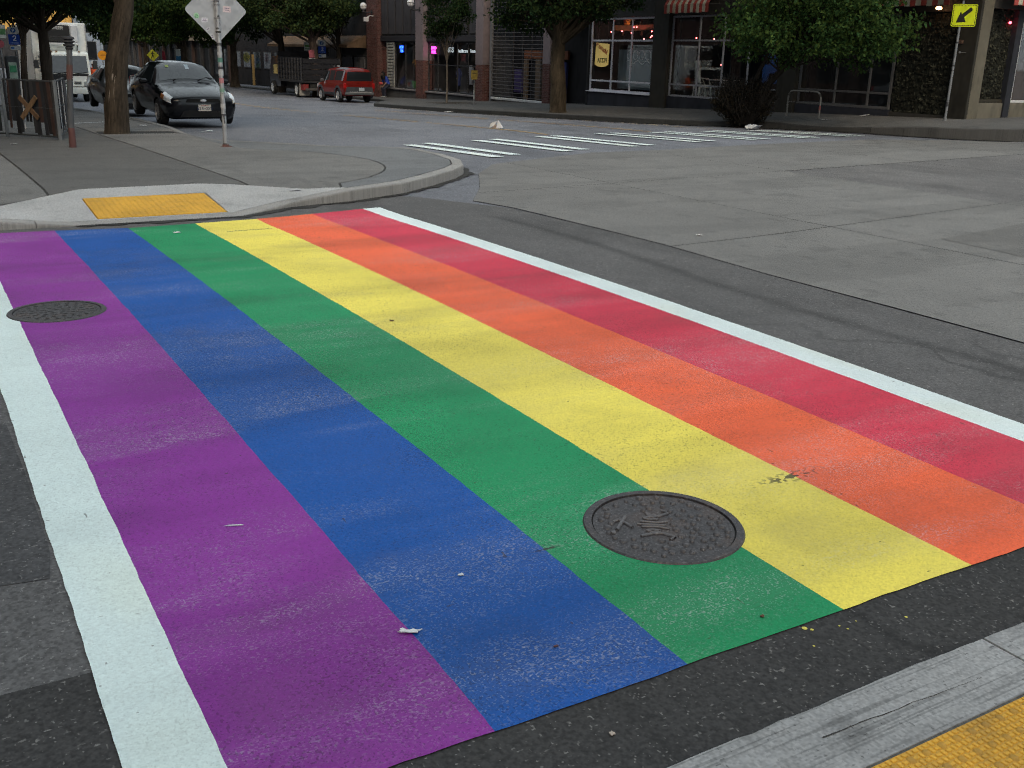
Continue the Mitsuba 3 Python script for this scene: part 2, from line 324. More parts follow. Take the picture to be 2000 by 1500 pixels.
for i in range(5):
    for j in range(5):
        a, b = xl[i], xl[i+1]; ya, yb = yl(a), yl(b)
        cell = Polygon([(a, ya[j]), (b, yb[j]), (b, yb[j+1]), (a, ya[j+1])]).buffer(-.008, join_style=2)
        for g in polys(cell.intersection(conc.buffer(-.006))):
            c += 1
            if i in (2, 3) and j == 3: put('asphalt_patch', sheet(g, .006, .8), 'm_asph', parent='road', uv=(.125, .5)); continue
            put('concrete_panel', sheet(g, .009, .8), 'm_conc', parent='road', uv=((.6*.195+.4*tones[(c*4) % 9])*.77, .30))
put('asphalt_patch', sheet(wob([(9.15, 6.7), (12.3, 7.25), (12.3, 5.1), (9.0, 5.6), (9.15, 6.7)], .05, .2, 9).tolist()[:-1], .0125), 'm_conc', parent='road', uv=(.128, .4))
# centre lines, worn
for x0, y0, x1, y1, s in [(12.95, 20.3, 13.05, 27, 3), (13.1, 27.6, 13.3, 34, 4), (16.2, 20.6, 16.5, 29, 5), (16.5, 29.5, 17.0, 40, 6), (13.4, 37, 14.2, 60, 7)]:
    e0 = wob([(x0-.055, y0), (x1-.055, y1)], .03, .35, s); e1 = wob([(x1+.055, y1), (x0+.055, y0)], .03, .35, s+20)
    put('yellow_line', sheet(np.vstack([e0, e1]).tolist(), .008), 'm_gen', (.40, .25, .10), 1, parent='road')

# crosswalk of coloured stripes
EX = [.2586, .4790, 1.1310, 1.7831, 2.4351, 3.0872, 3.7392, 4.3912, 4.6141]
EY = [10.46, 10.44, 10.41, 10.31, 10.36, 10.43, 10.56, 10.72, 10.76]
cw = thing('rainbow_crosswalk', 'crosswalk painted in six broad rainbow stripes with a white line on each side', 'crosswalk')
edges = []
for i, (x, y) in enumerate(zip(EX, EY)):
    y0 = 1.925 if i else 1.93
    edges.append(wob([(x, y0), (x, 4), (x, 7), (x, y)], .007, .03, 31+i))
SN = ['white_line', 'stripe', 'stripe', 'stripe', 'stripe', 'stripe', 'stripe', 'white_line']
SL = ['white line left of the purple stripe', 'purple stripe', 'blue stripe', 'green stripe', 'yellow stripe', 'orange stripe', 'red stripe', 'white line right of the red stripe']
for i in range(8):
    a, b = edges[i], edges[i+1]
    near = wob([b[0], a[0]], .010, .06, 50+i)[1:-1]; far = wob([a[-1], b[-1]], .012, .08, 70+i)[1:-1]
    poly = Polygon(np.vstack([a, far, b[::-1], near])).buffer(0).difference(Point(2.285, 2.672).buffer(.300, quad_segs=24)).difference(Point(.720, 6.968).buffer(.294, quad_segs=24))
    put(SN[i], sheet(max(polys(poly), key=lambda q: q.area), .010, .25), 'm_paint', parent=cw, uv=(i, 0), label=SL[i])
# white bars of the far crossing
ZA = [((8.48, 18.32), (8.97, 15.66)), ((10.35, 19.01), (10.88, 16.3)), ((12.34, 19.71), (12.90, 16.9)), ((14.32, 20.26), (15.13, 17.53)), ((16.08, 20.44), (16.99, 17.76)), ((17.78, 20.49), (18.82, 17.88)), ((19.35, 20.54), (20.55, 18.09))]
ZB = [((9.02, 18.61), (9.50, 15.95)), ((10.9, 19.24), (11.42, 16.55)), ((12.83, 19.84), (13.45, 17.05)), ((14.85, 20.4), (15.65, 17.65)), ((16.6, 20.52), (17.5, 17.85)), ((18.26, 20.59), (19.25, 17.95)), ((19.76, 20.52), (21.1, 18.2))]
zc = thing('zebra_crossing', 'white ladder crossing of paired thin bars across the main street', 'crosswalk')
for i, ((a, b), (c2, d2)) in enumerate(zip(ZA, ZB)):
    for (p0, p1), s in (((a, b), 100+i), ((c2, d2), 120+i)):
        w = .135 if i < 3 else .125; e0 = wob([(p0[0]-w, p0[1]), (p1[0]-w, p1[1])], .008, .7, s); e1 = wob([(p1[0]+w, p1[1]), (p0[0]+w, p0[1])], .008, .7, s+40)
        put('bar', sheet(np.vstack([e0, e1]).tolist(), .016, .5), 'm_paint', parent=zc, uv=(7, 0))

# near-left corner: pavement slabs, kerb stones, ramp
NEARK = [(-40, 10.63), (1.45, 10.63), (3.0, 10.67), (3.35, 10.90), (3.7, 11.12), (4.5, 11.33), (5.4, 11.80), (6.15, 12.43), (6.75, 13.0), (7.15, 13.5), (7.45, 14.15), (7.6, 15.0), (7.62, 16.1), (7.35, 17.3), (6.5, 18.8), (5.5, 19.8), (4.85, 20.4), (4.95, 22), (5.05, 24), (5.3, 28), (5.4, 60), (5.4, 150)]
def near_top(x, y):
    x = np.asarray(x, float); y = np.asarray(y, float)
    hl = np.where(x < 1.5, .135*np.clip((1.5-x)/1.15, 0, 1), np.where(x > 2.95, .15*np.clip((x-2.95)/1.55, 0, 1), .006))
    r = np.minimum(.15, np.maximum(hl, .012+.145*np.clip((y-10.63)/1.72, 0, 1)))
    h = np.where((y < 12.5) & (x > -.4) & (x < 4.7), r, .15)
    d = np.clip((y-15.9)/2.6, 0, 1)*np.clip((x-4.5)/.8, 0, 1)*np.clip((23-y)/2, 0, 1)
    return gz(x, y)*np.where(y > 12.5, 1, 0)+h-.118*d*d*(3-2*d)
def kerb(key, path, ztop, wid, mat_uv, seg, side=1, e=.25, depth=.30, bev=.022, first=0):
    ls = LineString(path); n = int(ls.length/e); pts = np.array([ls.interpolate(i/n, normalized=True).coords[0] for i in range(n+1)])
    t = np.gradient(pts, axis=0); nr = np.column_stack([-t[:, 1], t[:, 0]]); nr /= np.linalg.norm(nr, axis=1, keepdims=True); nr *= side
    m = max(2, int(seg/e)); i = first
    while i < n:
        j = min(i+m, n); k = np.arange(i, j+1); P0 = pts[k]; N = nr[k]; z = ztop((P0+N*.03)[:, 0], (P0+N*.03)[:, 1]); g = gz(P0[:, 0], P0[:, 1])
        tt = t[k]/np.linalg.norm(t[k], axis=1, keepdims=True); off = np.zeros(len(k)); off[0] = .005; off[-1] = -.005
        P0 = P0+tt*off[:, None]; b = np.minimum(bev, np.maximum((z-g)*.45, .002)); zi = ztop((P0+N*wid)[:, 0], (P0+N*wid)[:, 1])
        jit = (meshkit.noise(np.column_stack([P0*5, z]))-.5)*.008
        prof = [(P0, g-depth), (P0-N*0+N*jit[:, None], z-b), (P0+N*(.3*b+jit)[:, None], z-.3*b), (P0+N*b[:, None], z), (P0+N*wid, zi), (P0+N*wid, g-depth)]
        v = np.concatenate([np.column_stack([a, zz]) for a, zz in prof]); L = len(k); f = []
        for r in range(5):
            for s in range(L-1): f.append([r*L+s, r*L+s+1, (r+1)*L+s+1, (r+1)*L+s])
        f = np.array(f); f = np.vstack([f[:, [0, 1, 2]], f[:, [0, 2, 3]]])
        caps = [[r*L+0 for r in range(6)], [r*L+L-1 for r in range(6)]]
        for ci, cp in enumerate(caps):
            for a in range(1, 5): f = np.vstack([f, [[cp[0], cp[a], cp[a+1]][::(1 if ci == 0 else -1)]]])
        if side < 0: f = f[:, ::-1]
        put('stone', (v, f), 'm_conc', parent=key, uv=mat_uv); i = j
struct('near_kerb'); labels['near_kerb']['label'] = 'pale worn concrete kerb around the near left pavement corner'
near_in = [(p[0], p[1]) for p in NEARK]
near_poly = Polygon(near_in+[(-40, 150)])
kerb('near_kerb', [(7.62-.02, 16.0)][:0]+NEARK[:1]+[(1.0, 10.63)], near_top, .17, (.27, .3), 3, 1)
kerb('near_kerb', [(1.0, 10.63)]+NEARK[1:12], near_top, .17, (.27, .35), 2.4, 1, e=.12)
kerb('near_kerb', NEARK[11:20], near_top, .17, (.20, .3), 3, 1)
kerb('near_kerb', [(5.3, 28), (5.4, 60), (5.4, 150)], near_top, .17, (.15, .3), 6, 1, e=.6)
inner = near_poly.buffer(-.176, join_style=1)
struct('pavement')
ramp = Polygon([(-.15, 10.6), (-.15, 10.95), (.77, 11.63), (1.66, 12.32), (3.0, 12.43), (4.3, 11.74), (4.55, 11.5), (4.5, 11.2), (3.6, 10.9), (2.9, 10.6)]).intersection(inner)
put('pavement', sheet(max(polys(inner.difference(ramp.buffer(-.02))), key=lambda g: g.area), -.009, .5, near_top), 'm_conc', key='pavement', uv=(.03, .4))
pad = Polygon([(1.60, 10.86), (2.90, 10.88), (2.92, 11.86), (1.60, 11.80)])
arc = LineString([(4.25, 10.9)]+[(3.0+3.08*math.sin(a)*(1 if a < 1.57 else 1-.06*(a-1.57)), 14.55-3.0*math.cos(a)) for a in np.linspace(.55, 2.45, 16)]+[(4.75, 17.1), (4.8, 22), (5.0, 30), (5.1, 160)])
cuts = [arc, LineString([(-40, 16.2), (3.34, 16.22)]), LineString([(-40, 22.6), (6, 22.6)]), LineString([(-40, 29), (6, 29)]), LineString([(-40, 36), (6, 36)]), LineString([(-40, 44), (6, 44)]), LineString([(-1.6, 9), (-1.6, 44.2)]), LineString([(1.33, 9), (1.27, 14), (1.21, 16.76), (1.0, 22.7)]), LineString([(3.62, 10), (3.47, 13.5), (3.34, 16.22), (3.12, 20.3), (3.1, 44.2)])]
rest = [inner.difference(ramp.buffer(.008))]
for cline in cuts: rest = [q for g in rest for q in polys(ops.split(g, cline))]
pit = Polygon([(3.15, 20.25), (4.62, 20.3), (4.6, 21.0), (3.2, 21.1)])
for g in rest:
    cx, cy = g.representative_point().coords[0]; s = g.buffer(-.015, join_style=2).difference(pit)
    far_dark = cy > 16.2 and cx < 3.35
    for gg in polys(s):
        out = cx > 3.3 and Point(cx, cy).distance(Point(3.2, 15)) > 2.9 and cy < 20
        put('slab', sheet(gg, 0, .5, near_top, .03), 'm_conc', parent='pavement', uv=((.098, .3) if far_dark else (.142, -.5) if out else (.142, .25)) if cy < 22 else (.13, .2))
put('ramp', sheet(ramp.difference(pad.buffer(.012)), .003, .12, near_top, .05), 'm_conc', parent='pavement', uv=(.36, .0), label='pale concrete kerb ramp')
put('tree_pit_soil', sheet(pit, -.035, .2, near_top), 'm_gen', (.085, .062, .042), 1, parent='pavement', label='bare soil strip beside the big trunk')
put('white_line', sheet([(2.9, 24.2), (4.1, 25.2), (4.15, 25.5), (2.9, 24.45)], .004, .5, near_top), 'm_gen', (.36, .38, .40), 1, parent='pavement')

def tactile(label, P0, ex, ey, nx, ny, zf, single, tone):
    k = thing('tactile_paving', label, 'tactile paving')
    P0, ex, ey = map(np.array, (P0, ex, ey))
    corner = [P0, P0+ex, P0+ex+ey, P0+ey]
    put('plate', sheet([tuple(c) for c in corner], .006, .1, zf, .04), 'm_tact', parent=k, uv=(tone, .45 if single else .1))
    lx, ly = np.linalg.norm(ex), np.linalg.norm(ey); sx, sy = ex/nx, ey/ny
    allm = MB()
    r = .0125 if single else .014
    prof = [(0, .0052), (.5*r, .0050), (.85*r, .0036), (r*1.1, -.001)]
    mb = MB(); 
    for i in range(nx):
        for j in range(ny):
            c = P0+sx*(i+.5)+sy*(j+.5); z = float(zf(*c))+.006
            if single: put('dome', MB().lathe(prof[::-1], (c[0], c[1], z), 12), 'm_tact', parent=k, uv=(tone, .75), smooth=True)
            else: mb.lathe(prof[::-1], (c[0], c[1], z), 8)
    if not single: put('domes', mb, 'm_tact', parent=k, uv=(tone, .3), smooth=True, kind='stuff')
    else:
        gm = MB(); n1, n2 = nx*3, ny*3
        for i in range(n1):
            for j in range(n2):
                if i % 3 == 1 and j % 3 == 1: continue
                c = P0+ex*(i+.5)/n1+ey*(j+.5)/n2
                gm.obox((c[0], c[1], float(zf(*c))+.0063), (lx/n1*(.80 if (i+j) % 2 else .5), ly/n2*(.5 if (i+j) % 2 else .80), .004))
        put('grip_squares', gm, 'm_tact', parent=k, uv=(tone, 0), kind='stuff')
tactile('yellow tactile pad on the far kerb ramp beyond the green stripe', (1.60, 10.86), (1.30, .02), (0, .95), 22, 16, near_top, False, .3)
flat = lambda x, y: gz(x, y)+.018+.02*np.clip((1.3-np.asarray(y))/1.5, 0, 1)
struct('camera_side_kerb'); labels['camera_side_kerb']['label'] = 'grey brushed concrete kerb at the lower right'
put('camera_side_kerb', sheet(wob([(-30, 1.585), (6, 1.585)], .012, .07, 3).tolist()+[(6, -3), (-30, -3)], 0, .8, flat, .06), 'm_conc', key='camera_side_kerb', uv=(.10, .2))
for a, b in ((-6, -2.5), (-2.49, .6), (.61, 2.665), (2.675, 6.0)):
    g = Polygon(wob([(a, 1.583), (b, 1.583)], .012, .05, 3).tolist()+[(b, 1.346), (a, 1.346)])
    put('stone', sheet(g, .005, .25, flat, .03), 'm_conc', parent='camera_side_kerb', uv=(.33, -.1))
ck = wob([(1.86, 1.475), (2.2, 1.462), (2.48, 1.452)], .012, .02, 8); ct = .0019*(1-.75*np.linspace(0, 1, len(ck)))*(.4+1.1*meshkit.noise(np.column_stack([ck*40, np.zeros(len(ck))])))
put('crack', sheet(np.vstack([ck+np.column_stack([0*ct, ct]), (ck-np.column_stack([0*ct, ct]))[::-1]]).tolist(), .0065, .25, flat), 'm_gen', (.045, .042, .04), parent='camera_side_kerb', label='thin dark crack along the kerb')
tactile('yellow tactile pad with raised domes at the lower right corner', (1.42, .60), (1.5, 0), (0, .735), 25, 12, lambda x, y: flat(x, y)+.001, True, .75)
# far pavement
FARK = [(60, 12.5), (40, 13.8), (27, 15.0), (24.6, 15.4), (23.6, 15.9), (22.9, 16.7), (22.35, 17.8), (22.1, 18.8), (21.5, 19.9), (20.5, 21.7), (19.6, 23.6), (19.15, 25.5), (19.0, 30), (19.0, 38), (19.3, 45.5), (20.3, 47.6), (21.6, 49.3), (22.2, 52), (22.4, 58), (22.4, 180)]
def zbase(y):
    y = np.asarray(y, float); return np.maximum(.38-.031*(np.maximum(y, 18.5)-18.5), gz(26, y)-.05)
def far_top(x, y):
    x = np.asarray(x, float); y = np.asarray(y, float)
    w = np.clip((x-20)/5.5, 0, 1); dd = np.hypot(x-21.6, (y-19.3)*.8)
    k = .15-.135*np.clip(1.6-dd, 0, 1)
    return (1-w)*(gz(x, y)+k)+w*np.where(y < 18.5, .38+.02*np.clip(x-26, 0, 9), zbase(y))
struct('far_kerb'); labels['far_kerb']['label'] = 'dark kerb along the far side of the main street'
kerb('far_kerb', FARK[:8], far_top, .16, (.075, .3), 3.0, -1, e=.3)
kerb('far_kerb', FARK[7:15], far_top, .16, (.040, .3), 3.0, -1, e=.5)
kerb('far_kerb', FARK[14:], far_top, .16, (.045, .3), 6.0, -1, e=.6)
fp = Polygon(FARK+[(60, 180)]).buffer(0); fin = fp.buffer(-.166)
struct('far_pavement'); put('far_pavement', sheet(polys(fin)[0], -.02, 1.5, far_top), 'm_conc', key='far_pavement', uv=(.06, .3))
lines = [LineString([(-5, y), (70, y)]) for y in (16.9, 19.3, 21.8, 24.5, 27.5, 31, 35, 40, 46, 53, 61)]+[LineString([(22.6, 10), (22.6, 62)])]
rest = polys(fin)
for cline in lines: rest = [q for g in rest for q in polys(ops.split(g, cline))]
r5 = np.random.default_rng(5)
for g in rest:
    for gg in polys(g.buffer(-.010, join_style=2)): put('slab', sheet(gg, 0, 1.2, far_top, .03), 'm_conc', parent='far_pavement', uv=((.095 if gg.centroid.y < 21.8 else .062)+.012*r5.random(), .2))  # past the corner the tree shade is put into a darker slab tone
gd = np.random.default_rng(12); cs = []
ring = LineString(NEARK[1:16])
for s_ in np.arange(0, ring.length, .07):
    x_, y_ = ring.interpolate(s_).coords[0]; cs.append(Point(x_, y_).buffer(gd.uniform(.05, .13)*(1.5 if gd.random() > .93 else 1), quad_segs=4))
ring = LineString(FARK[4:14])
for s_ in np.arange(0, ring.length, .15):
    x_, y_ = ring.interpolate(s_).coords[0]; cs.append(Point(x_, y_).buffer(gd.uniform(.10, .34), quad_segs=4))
for g in polys(ops.unary_union(cs).difference(near_poly).difference(fp) ): put('gutter_shade_dirt', sheet(g, .0165 if g.centroid.x > 8.5 else .0115, .5), 'm_gen', (.030, .028, .026), 1, parent='road')  # kerb-foot band: contact shade put into a dark sheet, along with gutter dirt
# ---------------------------------------------------------------- buildings
def wbox(mb, o, u, nr, u0, u1, z0, z1, d0, d1, ch=0):
    """Box on a wall: along u from u0 to u1, height z0..z1, from d0 behind to d1 in front along the normal."""
    o, u, nr = map(lambda a: np.array(a, float), (o, u, nr))
    p = o+u*u0+nr*d0; q2 = o+u*u1+nr*d1
    return mb.box((p[0], p[1], z0), (q2[0], q2[1], z1), ch)
def window(parent, o, u, nr, u0, u1, z0, z1, mu=(), mz=(), col=(.34, .34, .35), w=.06, d=.05, glass='m_glass', name='window', wl=None):
    k = fresh(name, parent); fr = MB(); wl = wl or w*.8
    for a, b in ((u0, u0+w), (u1-w, u1)): wbox(fr, o, u, nr, a, b, z0, z1, -d, .012, .006)
    for a, b in ((z0, z0+w), (z1-w, z1)): wbox(fr, o, u, nr, u0+w, u1-w, a, b, -d, .010, .006)
    put('', fr, 'm_gen', col, key=k)
    us = [u0+w]+list(mu)+[u1-w]; zs = [z0+w]+list(mz)+[z1-w]
    for m in mu:
        b = MB(); wbox(b, o, u, nr, m-wl/2, m+wl/2, z0+w, z1-w, -d+.004, .007, .004); put('mullion', b, 'm_gen', col, parent=k)
    for m in mz:
        for a, b2 in zip(us[:-1], us[1:]):
            b = MB(); wbox(b, o, u, nr, a+wl/2*(a != us[0]), b2-wl/2*(b2 != us[-1]), m-wl/2, m+wl/2, -d+.006, .005, .004); put('transom', b, 'm_gen', col, parent=k)
    if glass:
        o_, u_, n_ = map(lambda a: np.array(a, float), (o, u, nr))
        for a, b in zip(us[:-1], us[1:]):
            for c, e in zip(zs[:-1], zs[1:]):
                p = o_-n_*.03+u_*a; r = o_-n_*.03+u_*b
                put('pane', ([[p[0], p[1], c], [r[0], r[1], c], [r[0], r[1], e], [p[0], p[1], e]], [[0, 1, 2, 3]]), glass, parent=k)
    return k
WX = dict(u=(0, 1, 0), nr=(-1, 0, 0)); WY = dict(u=(1, 0, 0), nr=(0, -1, 0))
def bx(*boxes, ch=0.0):
    m = MB()
    for b in boxes: m.box(b[:3], b[3:], ch)
    return m
XF = 25.5
# brick building with the clinic shop front
B = thing('brick_building', 'dark red brick shop building with pale pillar tops, behind the seated person', 'building')
BR = (.10, .040, .036)
for i, (y0, y1, zt) in enumerate([(59.48, 61.1, 9), (53.1, 54.07, 1.35), (46.25, 47.0, 1.25), (40.05, 40.62, 1.40)]):
    k = put('column', bx((XF, y0, -1.6, XF+.55, y1, zt)), 'm_brick', BR, parent=B)
    if i: put('cladding', bx((XF-.012, y0-.012, zt, XF+.562, y1+.012, 9), ch=.01), 'm_gen', (.185, .15, .16), 0, parent=k, label='pale stone facing of the upper pillar')
put('wall', bx((XF+.35, 58.69, -1.6, XF+.7, 59.478, 1.95), (XF+.30, 58.66, 1.95, XF+.62, 59.476, 2.02)), 'm_brick', (.12, .04, .034), parent=B)
put('base_wall', bx((XF+.22, 54.072, -1.7, XF+.6, 58.688, -.36), (XF+.22, 47.002, -1.5, XF+.6, 53.098, -.36)), 'm_gen', (.085, .085, .09), 1, parent=B)
for a, b in ((54.073, 58.687), (47.003, 53.097)): put('sill', bx((XF+.10, a, -.357, XF+.62, b, -.26), ch=.02), 'm_gen', (.17, .16, .165), 1, parent=B)
put('upper_wall', bx((XF+.30, 54.073, 2.66, XF+.7, 59.478, 9), (XF+.30, 47.003, 2.66, XF+.7, 53.097, 9), (XF+.30, 40.623, 4.4, XF+.7, 46.247, 9)), 'm_gen', (.055, .050, .052), 1, parent=B)
for i in range(5): put('panel', bx((XF+.22, 54.2+i*1.06, 2.75, XF+.298, 55.1+i*1.06, 5.4), ch=.012), 'm_gen', (.042, .039, .044), 1, parent=B)
for i in range(5): put('panel', bx((XF+.22, 47.15+i*1.2, 2.75, XF+.298, 48.15+i*1.2, 5.4), ch=.012), 'm_gen', (.045, .042, .048), 1, parent=B)
put('lintel', bx((XF+.20, 54.073, 2.36, XF+.62, 59.477, 2.655), (XF+.20, 47.003, 2.36, XF+.62, 53.097, 2.655), ch=.01), 'm_gen', (.022, .021, .026), parent=B)
window(B, (XF+.32, 0, 0), u0=54.08, u1=57.6, z0=-.258, z1=2.355, mu=(55.0, 56.1), col=(.03, .03, .034), **WX)
window(B, (XF+.32, 0, 0), u0=47.02, u1=53.09, z0=-.258, z1=2.355, mu=(48.4, 49.6, 51.9), mz=(1.15,), col=(.03, .03, .034), **WX)
lv = put('louver', bx((XF+.26, 57.61, -.258, XF+.36, 57.66, 2.354), (XF+.26, 58.62, -.258, XF+.36, 58.67, 2.354), (XF+.37, 57.66, -.258, XF+.40, 58.62, 2.354)), 'm_gen', (.22, .22, .21), parent=B)
for i in range(15): put('slat', bx((XF+.27, 57.665, -.22+i*.172, XF+.365, 58.615, -.075+i*.172), ch=.02), 'm_gen', (.30, .30, .28), 1, parent=lv)
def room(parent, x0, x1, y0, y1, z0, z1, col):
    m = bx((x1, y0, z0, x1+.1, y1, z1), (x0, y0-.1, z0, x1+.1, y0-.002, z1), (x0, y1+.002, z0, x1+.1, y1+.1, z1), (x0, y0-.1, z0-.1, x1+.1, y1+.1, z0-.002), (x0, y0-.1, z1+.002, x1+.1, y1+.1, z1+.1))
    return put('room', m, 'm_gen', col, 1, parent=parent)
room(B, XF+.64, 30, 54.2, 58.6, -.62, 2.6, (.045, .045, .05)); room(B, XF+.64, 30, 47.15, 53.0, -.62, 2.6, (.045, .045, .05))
put('interior_wall', bx((27.6, 51.9, -.6, 27.7, 52.7, 2.5), (28.3, 48, -.6, 28.4, 50.6, 1.5)), 'm_gen', (.10, .10, .11), 1, parent=B)
def garment(x, y, z, w, h, col, label):
    k = thing('hanging_garment', label, 'garment', 'clothes on show in the clinic shop window')
    pl = [(-w*.3, 0), (w*.32, 0), (w*.36, h*.62), (w*.62, h*.52), (w*.7, h*.66), (w*.3, h*.97), (w*.1, h), (-w*.1, h), (-w*.3, h*.97), (-w*.7, h*.66), (-w*.6, h*.52), (-w*.34, h*.62)]
    put('', MB().prism(pl, .09, (x, y, z), RX), 'm_gen', col, 1, key=k)
garment(26.5, 55.35, -.1, .42, 1.0, (.42, .38, .42), 'pale shirt hanging behind the glass left of the grey pillar, above the green bucket')
garment(26.5, 54.6, .1, .36, .8, (.34, .42, .42), 'pale green shirt hanging right beside the pillar between both shop windows')
garment(26.7, 49.6, .2, .4, 1.0, (.36, .36, .40), 'white shirt hanging behind the thin young street tree')
garment(26.7, 51.0, .1, .4, .9, (.05, .07, .22), 'blue shirt hanging left of the thin young street tree')
k = thing('green_bucket', 'green bucket in the left shop window below the pale shirt', 'bucket'); put('', MB().lathe([(0, 0), (.15, 0), (.21, .42), (.225, .44), (.20, .44), (.19, .40), (0, .38)], (26.3, 55.75, -.258+.002), 16), 'm_gen', (.05, .30, .06), key=k, smooth=40)
put('stand', bx((25.95, 55.3, -.6, 26.7, 56.4, -.262)), 'm_gen', (.05, .05, .05), key=thing('display_stand', 'low dark display stand under the green bucket', 'stand'))
k = thing('wooden_bench', 'small pale wooden bench inside the clinic window beside the right pillar', 'bench')
put('seat', bx((26.3, 47.5, .22, 26.7, 48.7, .28), ch=.01), 'm_gen', (.30, .22, .10), parent=k)
for y in (47.6, 48.55): put('leg', bx((26.33, y, -.62, 26.67, y+.06, .22)), 'm_gen', (.26, .19, .09), parent=k)
# illuminated signs in the windows
def led(label, y1, z0, w, h, lines, col, lab):
    k = thing('led_sign', label, 'sign'); X = XF+.40
    put('case', bx((X, y1-w, z0, X+.05, y1, z0+h), ch=.012), 'm_gen', tuple(c*.12 for c in col), parent=k)
    t = MB()
    for i, s in enumerate(lines): t.add(text(s, h*.30, (X-.004, y1-.12-.08*i, z0+h*(.56-.46*i)), RX, .006, True))
    put('lettering', t, 'm_gen', col, parent=k, emit=np.array(col)*LEDP)
LEDP = 1.1
led('glowing blue two line LED sign in the left shop window', 57.2, 1.72, 1.02, .46, ['OCIN', '75M'], (.02, .10, 1.0), 0)
led('glowing pink two line LED sign in the clinic window', 53.02, 1.70, 1.15, .46, ['CDNIO', 'DOR L'], (1.0, .04, .48), 0)
k = thing('clinic_lettering', 'white window lettering of the healthcare foundation', 'lettering')
for w_, h_, y_ in (('AIDS', .26, 51.05), ('Healthcare', .17, 49.75), ('Foundation', .17, 48.33)): put('word', MB().add(text(w_, h_, (XF+.40, y_, 1.82), RX, .01, False)), 'm_gen', (.75, .80, .82), parent=k, emit=(.06, .07, .075))
# open-grille shutter bay
SH = thing('roller_shutter', 'closed see-through roller shutter between two pale brick pillars', 'shutter')
put('side_rail', bx((XF+.14, 45.66, -.55, XF+.26, 45.80, 4.4)), 'm_gen', (.14, .14, .15), parent=SH)
put('side_rail', bx((XF+.14, 40.64, -.5, XF+.26, 40.76, 4.4)), 'm_gen', (.14, .14, .15), parent=SH)
put('bottom_bar', bx((XF+.13, 40.77, -.36, XF+.25, 45.65, -.24), ch=.02), 'm_gen', (.52, .53, .54), 1, parent=SH)
for i in range(26): put('rod', MB().cyl((XF+.2, 40.77, -.16+i*.172), (XF+.2, 45.65, -.16+i*.172), .014, n=6), 'm_gen', (.115, .11, .12), parent=SH)
for i in range(6): put('link', bx((XF+.19, 41.1+i*.82, -.2, XF+.21, 41.115+i*.82, 4.3)), 'm_gen', (.06, .06, .065), parent=SH)
for n_, z0, z1, y0, y1, c in [('back_panel', -.55, 4.4, 40.63, 46.2, (.075, .05, .045)), ('beam', 1.62, 2.0, 40.7, 44.6, (.20, .075, .04)), ('blue_board', -.3, 1.5, 40.8, 42.6, (.03, .045, .19)), ('brown_board', -.3, 1.6, 43.0, 43.5, (.16, .12, .09)), ('brown_board', -.3, 1.6, 44.3, 44.6, (.16, .12, .09)), ('blue_board', .0, 1.1, 44.8, 45.5, (.06, .05, .15))]:
    x = 27.2 if n_ == 'back_panel' else 26.9
    put(n_, bx((x, y0, z0, x+.12, y1, z1)), 'm_gen', c, 1, parent=B)
put('door_recess', bx((XF+.02, 37.03, -1, 27.3, 37.12, 9), (27.12, 36.6, -1, 27.4, 46, 9), (XF+.5, 37, 4.0, 31, 37.1, 9), (27.0, 36.6, -.6, 27.1, 40.04, 4.4), (XF+.3, 36.95, -.6, 27.0, 37.05, 4.4), (XF+.1, 37.1, 3.3, 27, 40.04, 8.9)), 'm_gen', (.018, .018, .022), 1, parent=B)
# globe lamps and security camera on the brick pillars
for y, z, lab in ((53.5, 4.33, 'white globe lamp on a bracket at the pillar right of the blue LED sign'), (60.2, 4.33, 'white globe lamp above the camera at the far end of the brick building')):
    k = thing('globe_lamp', lab, 'lamp', 'globe lamps on the brick building')
    put('globe', MB().sphere((24.95, y, z), .205, 3), 'm_gen', (.80, .80, .82), parent=k, smooth=True)
    r_ = MB().lathe([(.208, -.02), (.216, 0), (.208, .02)], (24.95, y, z), 24)
    for i in range(6):
        a = i*math.pi/3; r_.tube([(24.95+.209*math.cos(a)*math.cos(b), y+.209*math.sin(a)*math.cos(b), z-.209*math.sin(b)) for b in np.linspace(0, 1.45, 6)], .007, 5)
    put('cage', r_, 'm_gen', (.04, .04, .045), parent=k)
    put('bracket', MB().cyl((24.95, y, z-.34), (24.95, y, z-.20), .09, .07).tube([(24.95, y, z-.30), (25.1, y, z-.36), (25.36, y, z-.34), (XF, y, z-.30)], .04, 8).box((XF-.03, y-.08, z-.42), (XF, y+.08, z-.2)), 'm_gen', (.035, .035, .04), parent=k)
k = thing('security_camera', 'white security camera below the farther globe lamp', 'camera')
put('body', bx((24.9, 59.95, 3.45, 25.2, 60.12, 3.72), ch=.03), 'm_gen', (.62, .62, .64), parent=k); put('arm', MB().tube([(25.1, 60.03, 3.7), (25.3, 60.0, 3.82), (XF, 60.0, 3.78)], .03, 6), 'm_gen', (.6, .6, .6), parent=k)

